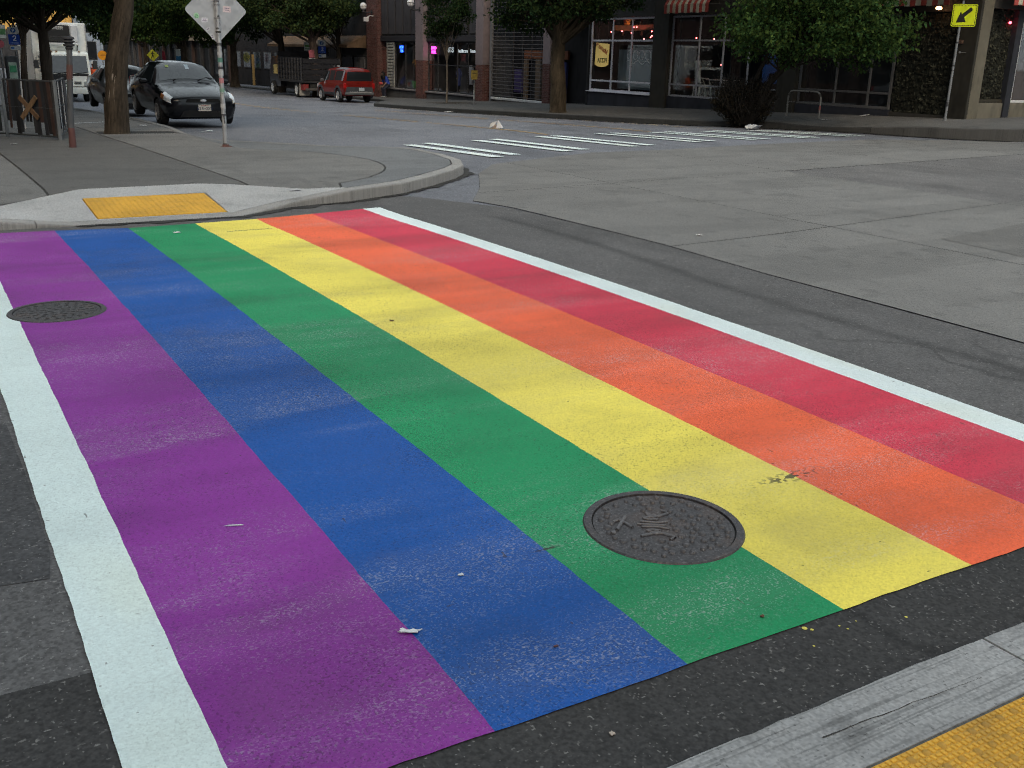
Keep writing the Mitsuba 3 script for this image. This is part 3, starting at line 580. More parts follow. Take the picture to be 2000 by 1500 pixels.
# corner restaurant
S = thing('restaurant_building', 'dark corner restaurant building with large framed windows and brown pillars', 'building')
DK = (.034, .031, .025)
put('pillar', bx((XF-.06, 31.7, -1, XF+.5, 32.62, 9), ch=.015), 'm_gen', DK, 1, parent=S)
put('pillar', bx((XF-.06, 25.0, -1, XF+.5, 25.82, 9), ch=.015), 'm_gen', DK, 1, parent=S)
put('pillar_front', bx((XF-.035, 18.50, -1, XF+.06, 19.12, 9), ch=.01), 'm_gen', DK, 1, parent=S, label='front of the corner pillar with shade put into its dark colour')  # tree shade on the pillar front is put into this darker colour
put('corner_pillar', bx((XF+.062, 18.5, -1, XF+.49, 19.12, 9), ch=.01), 'm_gen', (.155, .14, .105), 1, parent=S)
put('base_wall', bx((XF+.06, 32.622, -1, XF+.5, 37.05, .40), (XF+.06, 25.822, -1, XF+.5, 31.698, .40), (XF+.06, 21.2, -1, XF+.5, 24.998, .46)), 'm_gen', (.030, .032, .044), 1, parent=S)
put('wall', bx((XF+.04, 32.622, 3.32, XF+.5, 37.05, 9), (XF+.04, 25.822, 3.32, XF+.5, 31.698, 9), (XF+.04, 19.122, 3.2, XF+.5, 24.998, 9), (XF+.02, 37.052, 3.3, XF+.5, 40.04, 9)), 'm_gen', (.022, .021, .020), 1, parent=S)
FRM = (.62, .62, .68)
w1 = window(S, (XF+.12, 0, 0), u0=32.63, u1=37.02, z0=.405, z1=3.31, mu=(34.21, 35.5), mz=(.83, 2.42), col=FRM, w=.085, **WX)
w2 = window(S, (XF+.12, 0, 0), u0=25.84, u1=31.69, z0=.405, z1=3.31, mu=(27.46, 28.78, 30.1), mz=(.85, 2.43), col=(.34, .345, .38), w=.07, **WX)
w3 = window(S, (XF+.12, 0, 0), u0=21.24, u1=24.99, z0=.465, z1=3.19, mu=(22.1, 23.42), mz=(.93, 2.5), col=(.105, .105, .11), w=.08, **WX)
put('ledge', bx((XF-.02, 32.63, .37, XF+.12, 37.1, .41), ch=.01), 'm_gen', FRM, parent=S)
rough = MB(); r7 = np.random.default_rng(77)
def hedge(y0, y1, z0, z1, x, n):
    m = MB().box((x, y0, z0), (x+.3, y1, z1))
    for _ in range(n):
        m.obox((x-.01, r7.uniform(y0, y1), r7.uniform(z0, z1)), r7.uniform(.03, .09, 3), rot(r7.uniform(0, 6))@rot(r7.uniform(0, 6), 'x'))
    return m
put('rough_panel', hedge(19.13, 21.19, .42, 3.19, XF+.16, 700), 'm_hedge', parent=S, label='rough dark textured wall panel left of the arrow sign')
put('panel_base', bx((XF+.1, 19.122, -.3, XF+.5, 21.198, .418)), 'm_gen', (.045, .042, .038), 1, parent=S)
# face towards the side street
YS = 18.5
m = MB()
for _ in range(620): m.obox((r7.uniform(26.0, 27.14), YS+.19, r7.uniform(.92, 3.25)), r7.uniform(.02, .075, 3), rot(r7.uniform(0, 6))@rot(r7.uniform(0, 6), 'x'))
put('rough_panel', m.box((25.992, YS+.2, .91), (27.15, YS+.5, 3.28)), 'm_hedge', parent=S, label='rough dark textured wall panel right of the corner pillar')
put('base_wall', bx((25.992, YS+.06, -.3, 27.14, YS+.5, .80), (27.42, YS+.06, -.3, 40, YS+.5, .80), ch=.01), 'm_gen', (.17, .155, .12), 1, parent=S)
put('sill', bx((25.992, YS+.10, .802, 27.14, YS+.5, .90)), 'm_gen', (.035, .03, .02), parent=S)
put('post', bx((27.15, YS+.02, -.3, 27.41, YS+.5, 3.28)), 'm_gen', (.024, .026, .034), parent=S)
put('side_wall', bx((25.992, YS+.04, 3.29, 40, YS+.5, 9)), 'm_gen', (.05, .047, .042), 1, parent=S)
window(S, (0, YS+.08, 0), u0=27.43, u1=29.8, z0=.805, z1=3.28, mu=(28.6,), mz=(), col=(.62, .63, .63), w=.075, **WY)
window(S, (0, YS+.08, 0), u0=29.82, u1=34, z0=.805, z1=3.28, mu=(31.2, 32.6), mz=(), col=(.62, .63, .63), w=.075, **WY)
put('roof', bx((XF+.5, YS+.5, 8.6, 40, 62, 8.9)), 'm_gen', (.05, .05, .05), parent=S)
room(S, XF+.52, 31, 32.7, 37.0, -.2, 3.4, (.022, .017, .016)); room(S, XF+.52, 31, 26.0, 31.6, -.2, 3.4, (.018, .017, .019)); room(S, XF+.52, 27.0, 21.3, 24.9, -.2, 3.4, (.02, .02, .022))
put('interior_wall', bx((27.45, YS+1.6, -.2, 34, YS+1.7, 3.3)), 'm_gen', (.10, .075, .06), 1, parent=S)
# awnings
def awning(label, o, u, nr, L, z0, z1, dep, n, x_first=0):
    k = thing('striped_awning', label, 'awning'); o, u, nr = (np.array(a, float) for a in (o, u, nr))
    w = L/n
    for i in range(n):
        a, b = o+u*w*i, o+u*w*(i+1); c = (.42, .07, .055) if i % 2 == 0 else (.52, .49, .38)
        Z = lambda p, z: [p[0], p[1], z]
        sag = .012*math.sin(i*1.7)
        v = [Z(a, z1), Z(b, z1), Z(b+nr*dep, z0+.28), Z(a+nr*dep, z0+.28), Z(b+nr*dep, z0+sag), Z(a+nr*dep, z0+sag)]
        v2 = [[x, y, z-.012] for x, y, z in v]; v2 = [[p_[0]-nr[0]*.012, p_[1]-nr[1]*.012, p_[2]] for p_ in v2]
        V = v+v2; F = [[0, 1, 2, 3], [3, 2, 4, 5], [9, 8, 7, 6], [11, 10, 8, 9], [3, 5, 11, 9], [0, 3, 9, 6], [1, 7, 8, 2], [2, 8, 10, 4], [5, 4, 10, 11]]
        put('stripe', (V, F), 'm_gen', c, 1, parent=k)
    fr = MB()
    for s in (0.02, L/2, L-.02):
        p = o+u*s; e = p+nr*(dep-.03); fr.tube([(p[0], p[1], z0+.30), (e[0], e[1], z0+.27)], .018, 6)
    put('frame', fr, 'm_gen', (.03, .03, .03), parent=k)
    return k
awning('red and cream striped awning over the second restaurant window', (XF-.07, 28.9, 0), (0, 1, 0), (-1, 0, 0), 2.45, 3.36, 4.5, .55, 15)
awning('red and cream striped awning above the arrow sign', (XF-.07, 19.1, 0), (0, 1, 0), (-1, 0, 0), 5.9, 3.34, 4.5, .55, 32)
awning('red and cream striped awning right of the corner pillar', (26.05, YS-.03, 0), (1, 0, 0), (0, -1, 0), 4.2, 3.36, 4.5, .5, 24)
# things inside the windows
k = thing('hanging_sign', 'yellow pizza sign seen from behind in the restaurant window', 'sign')
put('board', MB().prism([(0, .10), (.22, .02), (.48, 0), (.74, .03), (.92, .10), (.95, .92), (.04, .97)], .05, (25.83, 36.92, 1.37), RX), 'm_gen', (.42, .33, .13), 1, parent=k, emit=(.03, .022, .007))
put('lettering', MB().add(text('PIZZA', .165, (25.775, 36.02, 1.56), RX, .008, True, mirror=True)), 'm_gen', (.02, .05, .02), parent=k)
a = -.42; RS = RX@np.array([[math.cos(a), -math.sin(a), 0], [math.sin(a), math.cos(a), 0], [0, 0, 1]])
put('lettering', MB().add(text("Mama's", .175, (25.775, 36.06, 1.86), RS, .008, True, mirror=True)), 'm_gen', (.40, .05, .03), parent=k)
put('hanger', MB().cyl((25.81, 36.75, 2.3), (25.81, 36.75, 3.3), .008, n=5).cyl((25.81, 36.1, 2.3), (25.81, 36.1, 3.3), .008, n=5), 'm_gen', (.1, .1, .1), parent=k)
k = thing('wall_shelf', 'curved cream shelf in the upper left pane of the restaurant window', 'shelf')
put('board', MB().prism([(0, 0), (1.1, -.03), (2.0, .02), (2.6, .14), (2.6, .20), (0, .20)], .30, (26.9, 36.8, 2.86), RX), 'm_gen', (.66, .55, .30), parent=k)
put('bracket', MB().box((26.86, 36.5, 2.66), (26.92, 36.56, 2.86)).box((26.86, 35.2, 2.66), (26.92, 35.26, 2.83)), 'm_gen', (.3, .25, .15), parent=k)
k = thing('flower_pot', 'orange clay pot on the cream shelf behind the window', 'pot'); put('', MB().lathe([(0, 0), (.11, 0), (.17, .24), (.19, .25), (.19, .30), (.165, .30), (.15, .26), (0, .25)], (26.75, 36.1, 3.062), 18), 'm_gen', (.46, .16, .06), key=k, smooth=40)
k = thing('bottle', 'dark bottle on the right end of the cream shelf', 'bottle'); put('', MB().lathe([(0, 0), (.06, 0), (.065, .05), (.06, .14), (.022, .2), (.02, .28), (0, .28)], (26.75, 35.1, 3.062), 14), 'm_gloss', (.06, .05, .03), key=k, smooth=50)
k = thing('shelf_lamp', 'lit warm bulb lamp hanging over the cream shelf', 'lamp')
put('bulb', MB().sphere((26.7, 35.62, 3.22), .035, 2), 'm_gen', (.9, .8, .5), parent=k, smooth=True, emit=np.array([1, .72, .34])*5)
put('shade', MB().lathe([(.02, .10), (.10, .03), (.105, .03), (.03, .12), (.02, .12)], (26.7, 35.62, 3.2), 14), 'm_gen', (.5, .45, .3), parent=k); put('cord', MB().cyl((26.7, 35.62, 3.31), (26.7, 35.62, 3.4), .006, n=5), 'm_gen', (.03, .03, .03), parent=k)
k = thing('red_string_lights', 'strings of small red bulbs glowing across the restaurant windows', 'string lights')
bulbs = [(36.35, 2.78), (35.6, 2.80), (34.95, 2.74), (34.8, 2.95), (34.62, 2.95), (34.1, 2.50), (33.62, 2.78), (33.6, 2.62), (33.35, 2.58), (33.1, 2.47), (32.8, 2.68), (33.68, 2.56), (30.9, 2.53), (29.9, 2.50), (29.4, 1.60)]
cord = MB()
for i, (y, z) in enumerate(bulbs):
    put('bulb', MB().sphere((26.15, y, z), .026, 1), 'm_gen', (.5, .05, .05), parent=k, smooth=True, emit=np.array([1, .10, .10])*2.4)
    if i and abs(bulbs[i-1][0]-y) < 1.5:
        y0, z0 = bulbs[i-1]; cord.tube([(26.15, y0+(y-y0)*t_, z0+(z-z0)*t_+.028-.12*t_*(1-t_)) for t_ in np.linspace(0, 1, 5)], .006, 4)
put('cord', cord, 'm_gen', (.02, .03, .02), parent=k)
k = thing('window_blind', 'pale blue grey blind hanging inside the restaurant window', 'blind'); put('', bx((25.95, 32.75, .55, 25.97, 35.45, 2.08)), 'm_gen', (.11, .15, .17), 1, key=k)
k = thing('neon_lettering', 'unlit white script neon tube hanging in front of the blue grey blind', 'neon sign')
def scr(o, pts, s): return [(o[0], o[1]-p_[0]*s, o[2]+p_[1]*s) for p_ in pts]
nm = MB()
for j, oy in enumerate((34.75, 34.35, 33.95, 33.55)):
    th = np.linspace(-.6, 5.2, 18); nm.tube(scr((25.86, oy, 1.72), [(.5+.42*math.cos(t_)*(1+.15*j % 2), .55+.6*math.sin(t_)) for t_ in th], .30), .011, 5)
nm.tube(scr((25.86, 34.8, 1.60), [(i*.35, .25*math.sin(i*1.1)) for i in range(16)], .30), .010, 5)
put('', nm, 'm_gen', (.55, .60, .62), key=k)
def white_chair(y, x, a):
    k = thing('plastic_chair', 'white plastic chair beside a table inside the second restaurant window', 'chair'); R = rot(a); O = np.array([x, y, .38])
    W = lambda pl: np.array(pl)@R.T+O
    put('back', MB().obox(W([0, .24, .95]), (.46, .05, .80), R@rot(-.1, 'x'), .02), 'm_gen', (.62, .66, .62), parent=k)
    put('seat', MB().obox(W([0, 0, .45]), (.5, .5, .05), R, .02), 'm_gen', (.62, .66, .62), parent=k)
    for sx in (-1, 1):
        for sy in (-1, 1): put('leg', MB().tube([W([sx*.23, sy*.23, .44]), W([sx*.26, sy*.26, 0])], .022, 6), 'm_gen', (.6, .64, .6), parent=k)
    for sx in (-1, 1): put('arm', MB().tube([W([sx*.25, .24, .72]), W([sx*.27, -.1, .72]), W([sx*.26, -.22, .45])], .022, 6), 'm_gen', (.6, .64, .6), parent=k)
white_chair(30.75, 26.5, 1.3)
k = thing('cafe_table', 'small white topped table beside the plastic chair in the second window', 'table')
put('top', MB().obox((26.5, 29.6, 1.06), (.7, 1.2, .03), None, .01), 'm_gen', (.5, .5, .48), parent=k); put('leg', MB().cyl((26.5, 29.6, -.2), (26.5, 29.6, 1.05), .04), 'm_gen', (.1, .1, .1), parent=k)
put('plinth', bx((26.0, 28.6, -.2, 27.2, 31.4, .378)), 'm_gen', (.05, .05, .055), key=thing('window_plinth', 'low dark platform under the plastic chair', 'platform'))
k = thing('blue_poster', 'blue and white poster behind the leaning tree at the brown pillar', 'poster')
put('sheet', bx((25.66, 25.95, 1.05, 25.68, 26.75, 1.98)), 'm_gen', (.018, .085, .30), parent=k)
put('print', MB().prism([(0, 0), (.36, .02), (.34, .28), (.04, .25)], .006, (25.658, 26.45, 1.12), RX).prism([(0, 0), (.2, -.02), (.22, .22), (.05, .2)], .006, (25.658, 26.66, 1.68), RX).prism([(0, 0), (.14, .03), (.12, .24), (.02, .2)], .006, (25.658, 26.12, 1.62), RX), 'm_gen', (.62, .70, .74), parent=k)
k = thing('awning_lamp', 'warm lit bulb lamp under the awning left of the arrow sign', 'lamp')
put('bulb', MB().sphere((25.28, 19.72, 3.28), (.085, .085, .05), 2), 'm_gen', (.9, .5, .3), parent=k, smooth=True, emit=np.array([1, .45, .18])*1.3)
put('holder', MB().cyl((25.28, 19.72, 3.33), (25.28, 19.72, 3.62), .02, n=6), 'm_gen', (.04, .04, .04), parent=k)
k = thing('red_lamp', 'small red lamp high on the rough panel right of the corner pillar', 'lamp')
put('', MB().sphere((26.95, YS+.12, 2.95), .038, 2), 'm_gen', (.6, .03, .05), key=k, smooth=True, emit=(2.2, .08, .12))
k = thing('wall_fitting', 'small brown bracket fitting on the corner pillar beside the sign post', 'fitting')
put('box', bx((25.38, 18.9, 2.35, 25.464, 19.05, 2.45), ch=.01), 'm_gen', (.10, .06, .045), parent=k); put('rod', MB().cyl((25.2, 18.78, 2.12), (25.464, 18.78, 2.12), .012, n=6), 'm_gen', (.10, .1, .1), parent=k); put('knob', MB().sphere((25.2, 18.78, 2.12), .03, 1), 'm_gen', (.2, .2, .2), parent=k)

# the row of buildings farther down the street
def block(name, label, x0, x1, y0, y1, z0, z1, col, face, wins, wcol=(.03, .033, .04), cat='building', rows=((.4, 2.6), (4.2, 5.8)), step=3.2, fr=(.12, .12, .12), mat='m_gen'):
    """A plain block; windows on the faces listed in face ('-x', '+x', '-y', '+y')."""
    k = thing(name, label, cat); put('wall', bx((x0, y0, z0, x1, y1, z1)), mat, col, 1, parent=k)
    put('roof', bx((x0-.15, y0-.15, z1+.002, x1+.15, y1+.15, z1+.35), ch=.03), 'm_gen', tuple(c*.8 for c in col), 1, parent=k)
    for fc in face:
        a0, a1 = (y0, y1) if 'x' in fc else (x0, x1)
        n = max(1, int((a1-a0)/step))
        for i in range(n):
            c0 = a0+(a1-a0)*(i+.14)/n; c1 = a0+(a1-a0)*(i+.86)/n
            for r0, r1 in rows:
                if 'x' in fc:
                    X = x0 if fc[0] == '-' else x1; s = -1 if fc[0] == '-' else 1
                    w = put('window', bx((X+s*.05, c0, r0, X-s*.02, c1, r1)), 'm_gen', fr, parent=k)
                    put('pane', bx((X+s*.056, c0+.07, r0+.07, X, c1-.07, r1-.07)), 'm_carglass', parent=w)
                else:
                    Y = y0 if fc[0] == '-' else y1; s = -1 if fc[0] == '-' else 1
                    w = put('window', bx((c0, Y+s*.05, r0, c1, Y-s*.02, r1)), 'm_gen', fr, parent=k)
                    put('pane', bx((c0+.07, Y+s*.056, r0+.07, c1-.07, Y, r1-.07)), 'm_carglass', parent=w)
    return k
D1 = block('awning_shop_building', 'dark shop building with a brown awning behind the red car', 25.9, 40, 61.2, 92, -2.5, 8, (.024, .022, .025), ['-x'], 0, rows=((.2, 1.55), (4.2, 6)), step=2.6, fr=(.04, .04, .045))
put('awning', MB().prism([(0, 0), (1.3, 0), (1.3, .16), (0, .75)], 16, (25.85, 62, 1.95), np.array([[-1.0, 0, 0], [0, 0, 1], [0, 1, 0]])), 'm_gen', (.16, .10, .06), 1, parent=D1)
for i in range(7): put('panel', bx((25.78, 62.2+i*2.1, .75, 25.84, 63.9+i*2.1, 1.4)), 'm_gen', (.13, .13, .145), 1, parent=D1)
put('grey_pilaster', bx((25.5, 66.2, -2, 25.88, 67.7, 3.4)), 'm_gen', (.14, .135, .14), 1, parent=D1)
D2 = block('cornice_shop_building', 'long low grey shop building with a pale cornice far down the street', 25.9, 40, 92.2, 150, -3, 6.5, (.03, .03, .034), ['-x'], 0, rows=((-.6, 1.7), (3.6, 5.2)), step=3.4, fr=(.05, .05, .055))
put('cornice', bx((25.3, 92.3, 2.35, 25.9, 150, 2.95)), 'm_gen', (.34, .29, .24), 1, parent=D2)
for i in range(18): put('pilaster', bx((25.6, 92.4+i*3.2, -2.6, 25.9, 92.8+i*3.2, 2.35)), 'm_gen', (.065, .065, .07) if i % 4 else (.07, .045, .04), 1, parent=D2)
for i, (y, w_, c, z) in enumerate([(84.6, .55, (1, .55, .16), 1.3), (126, .4, (1, .6, .3), 1.7)]):
    put('lit_window', bx((25.45, y, -1.1, 25.5, y+w_, z)), 'm_gen', (.5, .3, .1), parent=D2 if y > 92 else D1, emit=np.array(c)*.22, label='warm lit shop window strip')
Yb = block('yellow_building', 'yellow building with sunlit brightness in its colour, glimpsed above the white truck', 6, 24.2, 171, 188, -4, 12, (.86, .50, .13), ['-y'], 0, rows=((6.8, 8.6),))  # sunlight on the wall is put into its yellow colour
put('shop_front', bx((5.9, 170.8, -4, 24.2, 170.998, 3.4)), 'm_gen', (.045, .045, .05), 1, parent=Yb)
block('blue_grey_building', 'blue grey building beside the yellow one above the white truck', 24.4, 44, 170, 188, -4, 12, (.30, .35, .42), ['-y'], 0, rows=((-.5, 2.2), (3.4, 4.6), (6.8, 8.6)))
block('left_row_building', 'brick row on the left side of the main street, outside the picture, raised for shade', -22, -1.2, 13.5, 160, -4, 14, (.13, .075, .06), ['+x', '-y'], 0, rows=((.6, 2.9), (4.6, 6.6)), step=3.6, mat='m_brick')  # unseen row, made taller to keep sky light off the far facade
block('near_corner_building', 'brick corner building behind the camera, outside the picture', -30, -6, -40, -6, -1, 11, (.15, .09, .07), ['+x', '+y'], 0, rows=((.8, 3.0), (5.0, 7.0)), step=3.6, mat='m_brick')
block('opposite_corner_building', 'plain grey corner building across the side street, outside the picture', 28, 50, -40, -4, -1, 11, (.20, .19, .18), ['-x', '+y'], 0, rows=((.8, 3.0), (5.0, 7.0)), step=3.6)
# ---------------------------------------------------------------- vehicles
from scipy.interpolate import PchipInterpolator
class Car:
    """Body lofted over stations along its length (s from the nose): half rings from the underside up the flank to the roof centre."""
    COLS = ['s', 'zb', 'wsill', 'wmax', 'zmid', 'wb', 'zbelt', 'w5', 'z5', 'w6', 'z6', 'z7']
    def __init__(self, st, to):
        a = np.array(st, float); self.a = a; self.s0, self.L = a[0, 0], a[-1, 0]; self.to = to
        self.fn = [PchipInterpolator(a[:, 0], a[:, i]) for i in range(1, 12)]
    def ring(self, s):
        zb, ws, wm, zm, wb, zl, w5, z5, w6, z6, z7 = [float(f(s)) for f in self.fn]
        return np.array([[0, zb], [ws*.88, zb], [ws, zb+.08], [wm, zm], [wb, zl], [w5, z5], [w6, z6], [0, z7]])
    def pt(self, s, j):
        r = self.ring(s); side = 1
        if j < 0: side, j = -1, -j
        i = min(int(j), 6); t = j-i; p = r[i]*(1-t)+r[i+1]*t
        return np.array([s, side*p[0], p[1]])
    def body(self, ns=56, cuts=(), cutr=.34, cutw=.30):
        ss = np.unique(np.concatenate([np.linspace(self.s0, self.L, ns), self.a[:, 0]])); V, n = [], 14
        for s in ss:
            r = self.ring(s); h = [[s, y, z] for y, z in r]; o = [[s, -y, z] for y, z in r[1:-1]][::-1]; V += h+o
        V = np.array(V); F = []
        for i in range(len(ss)-1):
            for j in range(n):
                a, b = i*n+j, i*n+(j+1) % n; F += [[a, b, b+n], [a, b+n, a+n]]
        c0, c1 = len(V), len(V)+1; V = np.vstack([V, V[:n].mean(0), V[-n:].mean(0)])
        for j in range(n): F += [[c0, (j+1) % n, j], [c1, len(V)-2-n+j, len(V)-2-n+(j+1) % n]]
        M = m3.Manifold(m3.Mesh(V.astype(np.float32), np.array(F, np.uint32)))
        if M.volume() < 0: M = m3.Manifold(m3.Mesh(V.astype(np.float32), np.array(F, np.uint32)[:, ::-1]))
        for (s, z) in cuts:
            for sd in (1, -1):
                w = float(self.fn[2](s)); c = m3.Manifold.cylinder(cutw+.3, cutr, cutr, 28).rotate([90, 0, 0]).translate([s, (w+.3) if sd > 0 else -(w-cutw), z]); M = M-c
        q = M.to_mesh(); return np.array(q.vert_properties[:, :3], float), np.array(q.tri_verts)
    def patch(self, s0, s1, j0, j1, off=.005, ns=10, nj=6, th=.004):
        """A pane or panel that lies on the body between two stations and two ring positions; s0, s1 may be functions of j."""
        f0 = s0 if callable(s0) else (lambda j: s0); f1 = s1 if callable(s1) else (lambda j: s1)
        g = np.array([[self.pt(f0(j)+(f1(j)-f0(j))*u, j) for j in np.linspace(j0, j1, nj+1)] for u in np.linspace(0, 1, ns+1)])
        du = np.gradient(g, axis=0); dv = np.gradient(g, axis=1); n = np.cross(du, dv); n /= np.linalg.norm(n, axis=2, keepdims=True)+1e-9
        ctr = np.array([g[..., 0].mean(), 0, .6]); s = np.sign(((g-ctr)*n).sum()); n *= s
        a = (g+n*off).reshape(-1, 3); b = (g+n*(off-th-.01)).reshape(-1, 3); m = len(a); F = []; w = nj+1
        for i in range(ns):
            for j in range(nj):
                q = [i*w+j, (i+1)*w+j, (i+1)*w+j+1, i*w+j+1]; F.append(q if s > 0 else q[::-1])
        rim = [j for j in range(w)]+[(i*w+nj) for i in range(1, ns+1)]+[ns*w+j for j in range(nj-1, -1, -1)]+[i*w for i in range(ns-1, 0, -1)]
        for k in range(len(rim)):
            p, q = rim[k], rim[(k+1) % len(rim)]; F.append([p, q, q+m, p+m] if s < 0 else [q, p, p+m, q+m])
        return np.vstack([a, b]), np.array(F)
    def W(self, m):
        if isinstance(m, MB): m = m.mesh()
        v, f = (m if isinstance(m, tuple) else (np.array(m.vertices), np.array(m.faces))); v, f = np.asarray(v, float), np.asarray(f)
        w = self.to(v); flip = np.linalg.det(np.array([self.to(np.eye(3)[i:i+1])[0]-self.to(np.zeros((1, 3)))[0] for i in range(3)])) < 0
        return (w, f[:, ::-1] if flip else f)
def placer(x0, y0, z0, d, slope, k=1.0):
    """Car space (s back from the nose, y to image side, z up) to the world; d = -1: nose towards -Y, +1: nose towards +Y."""
    def to(v):
        v = np.asarray(v, float)*k; return np.column_stack([x0+v[:, 1], y0-d*v[:, 0], z0+v[:, 2]-d*v[:, 0]*slope])
    return to
def wheel(car, parent, s, side, z, y, r, wd, rimc=(.30, .30, .31), spokes=5):
    sg = side; k = fresh('wheel', parent)
    o = (s, y, z); prof = np.array([(r*.62, -wd/2), (r*.93, -wd/2), (r, -wd*.38), (r, wd*.38), (r*.93, wd/2), (r*.62, wd/2), (r*.60, 0), (r*.62, -wd/2)])
    put('', car.W(MB().lathe(prof, (s, y-sg*wd/2, z), 28, 'y')), 'm_gen', (.014, .014, .015), key=k, smooth=35)
    m = MB().lathe([(r*.64, -.01), (r*.66, .012), (r*.60, .02), (r*.56, -.03), (r*.2, -.05), (0, -.05)] if sg > 0 else [(0, .05), (r*.2, .05), (r*.56, .03), (r*.60, -.02), (r*.66, -.012), (r*.64, .01)], (s, y, z), 24, 'y')
    for i in range(spokes):
        a = i*2*math.pi/spokes+.3; m.obox((s+math.cos(a)*r*.34, y-sg*.012, z+math.sin(a)*r*.34), (r*.54, .03, r*.17), rot(-a, 'y'), .008)
    m.cyl((s, y-sg*.03, z), (s, y+sg*.004, z), r*.14)
    put('rim', car.W(m), 'm_metal', rimc, parent=k)
SED = [(0, .30, .42, .50, .46, .46, .60, .40, .66, .2, .69, .70), (.05, .24, .62, .70, .46, .66, .64, .54, .71, .3, .74, .745), (.22, .20, .76, .82, .48, .79, .70, .62, .765, .32, .80, .81),
       (.55, .19, .80, .87, .52, .83, .78, .66, .83, .34, .875, .885), (1.10, .19, .82, .885, .55, .85, .88, .68, .915, .36, .96, .97), (1.36, .19, .82, .888, .56, .855, .925, .66, .965, .36, 1.005, 1.02),
       (1.42, .19, .82, .888, .56, .857, .93, .655, .99, .36, 1.04, 1.055), (2.10, .19, .82, .888, .57, .86, .955, .565, 1.375, .30, 1.425, 1.435), (2.25, .19, .82, .888, .57, .86, .96, .565, 1.40, .30, 1.445, 1.455), (2.75, .19, .82, .888, .57, .86, .965, .57, 1.405, .30, 1.455, 1.465),
       (3.25, .19, .82, .888, .58, .86, .975, .56, 1.36, .30, 1.41, 1.42), (3.92, .20, .82, .885, .60, .845, .985, .60, 1.04, .34, 1.075, 1.085), (4.05, .21, .81, .88, .60, .83, .985, .62, 1.015, .34, 1.04, 1.045), (4.38, .24, .76, .84, .58, .78, .95, .58, .985, .32, 1.0, 1.0), (4.50, .30, .66, .74, .56, .68, .88, .50, .92, .28, .93, .93), (4.53, .36, .6, .68, .56, .62, .84, .46, .87, .26, .88, .88)]
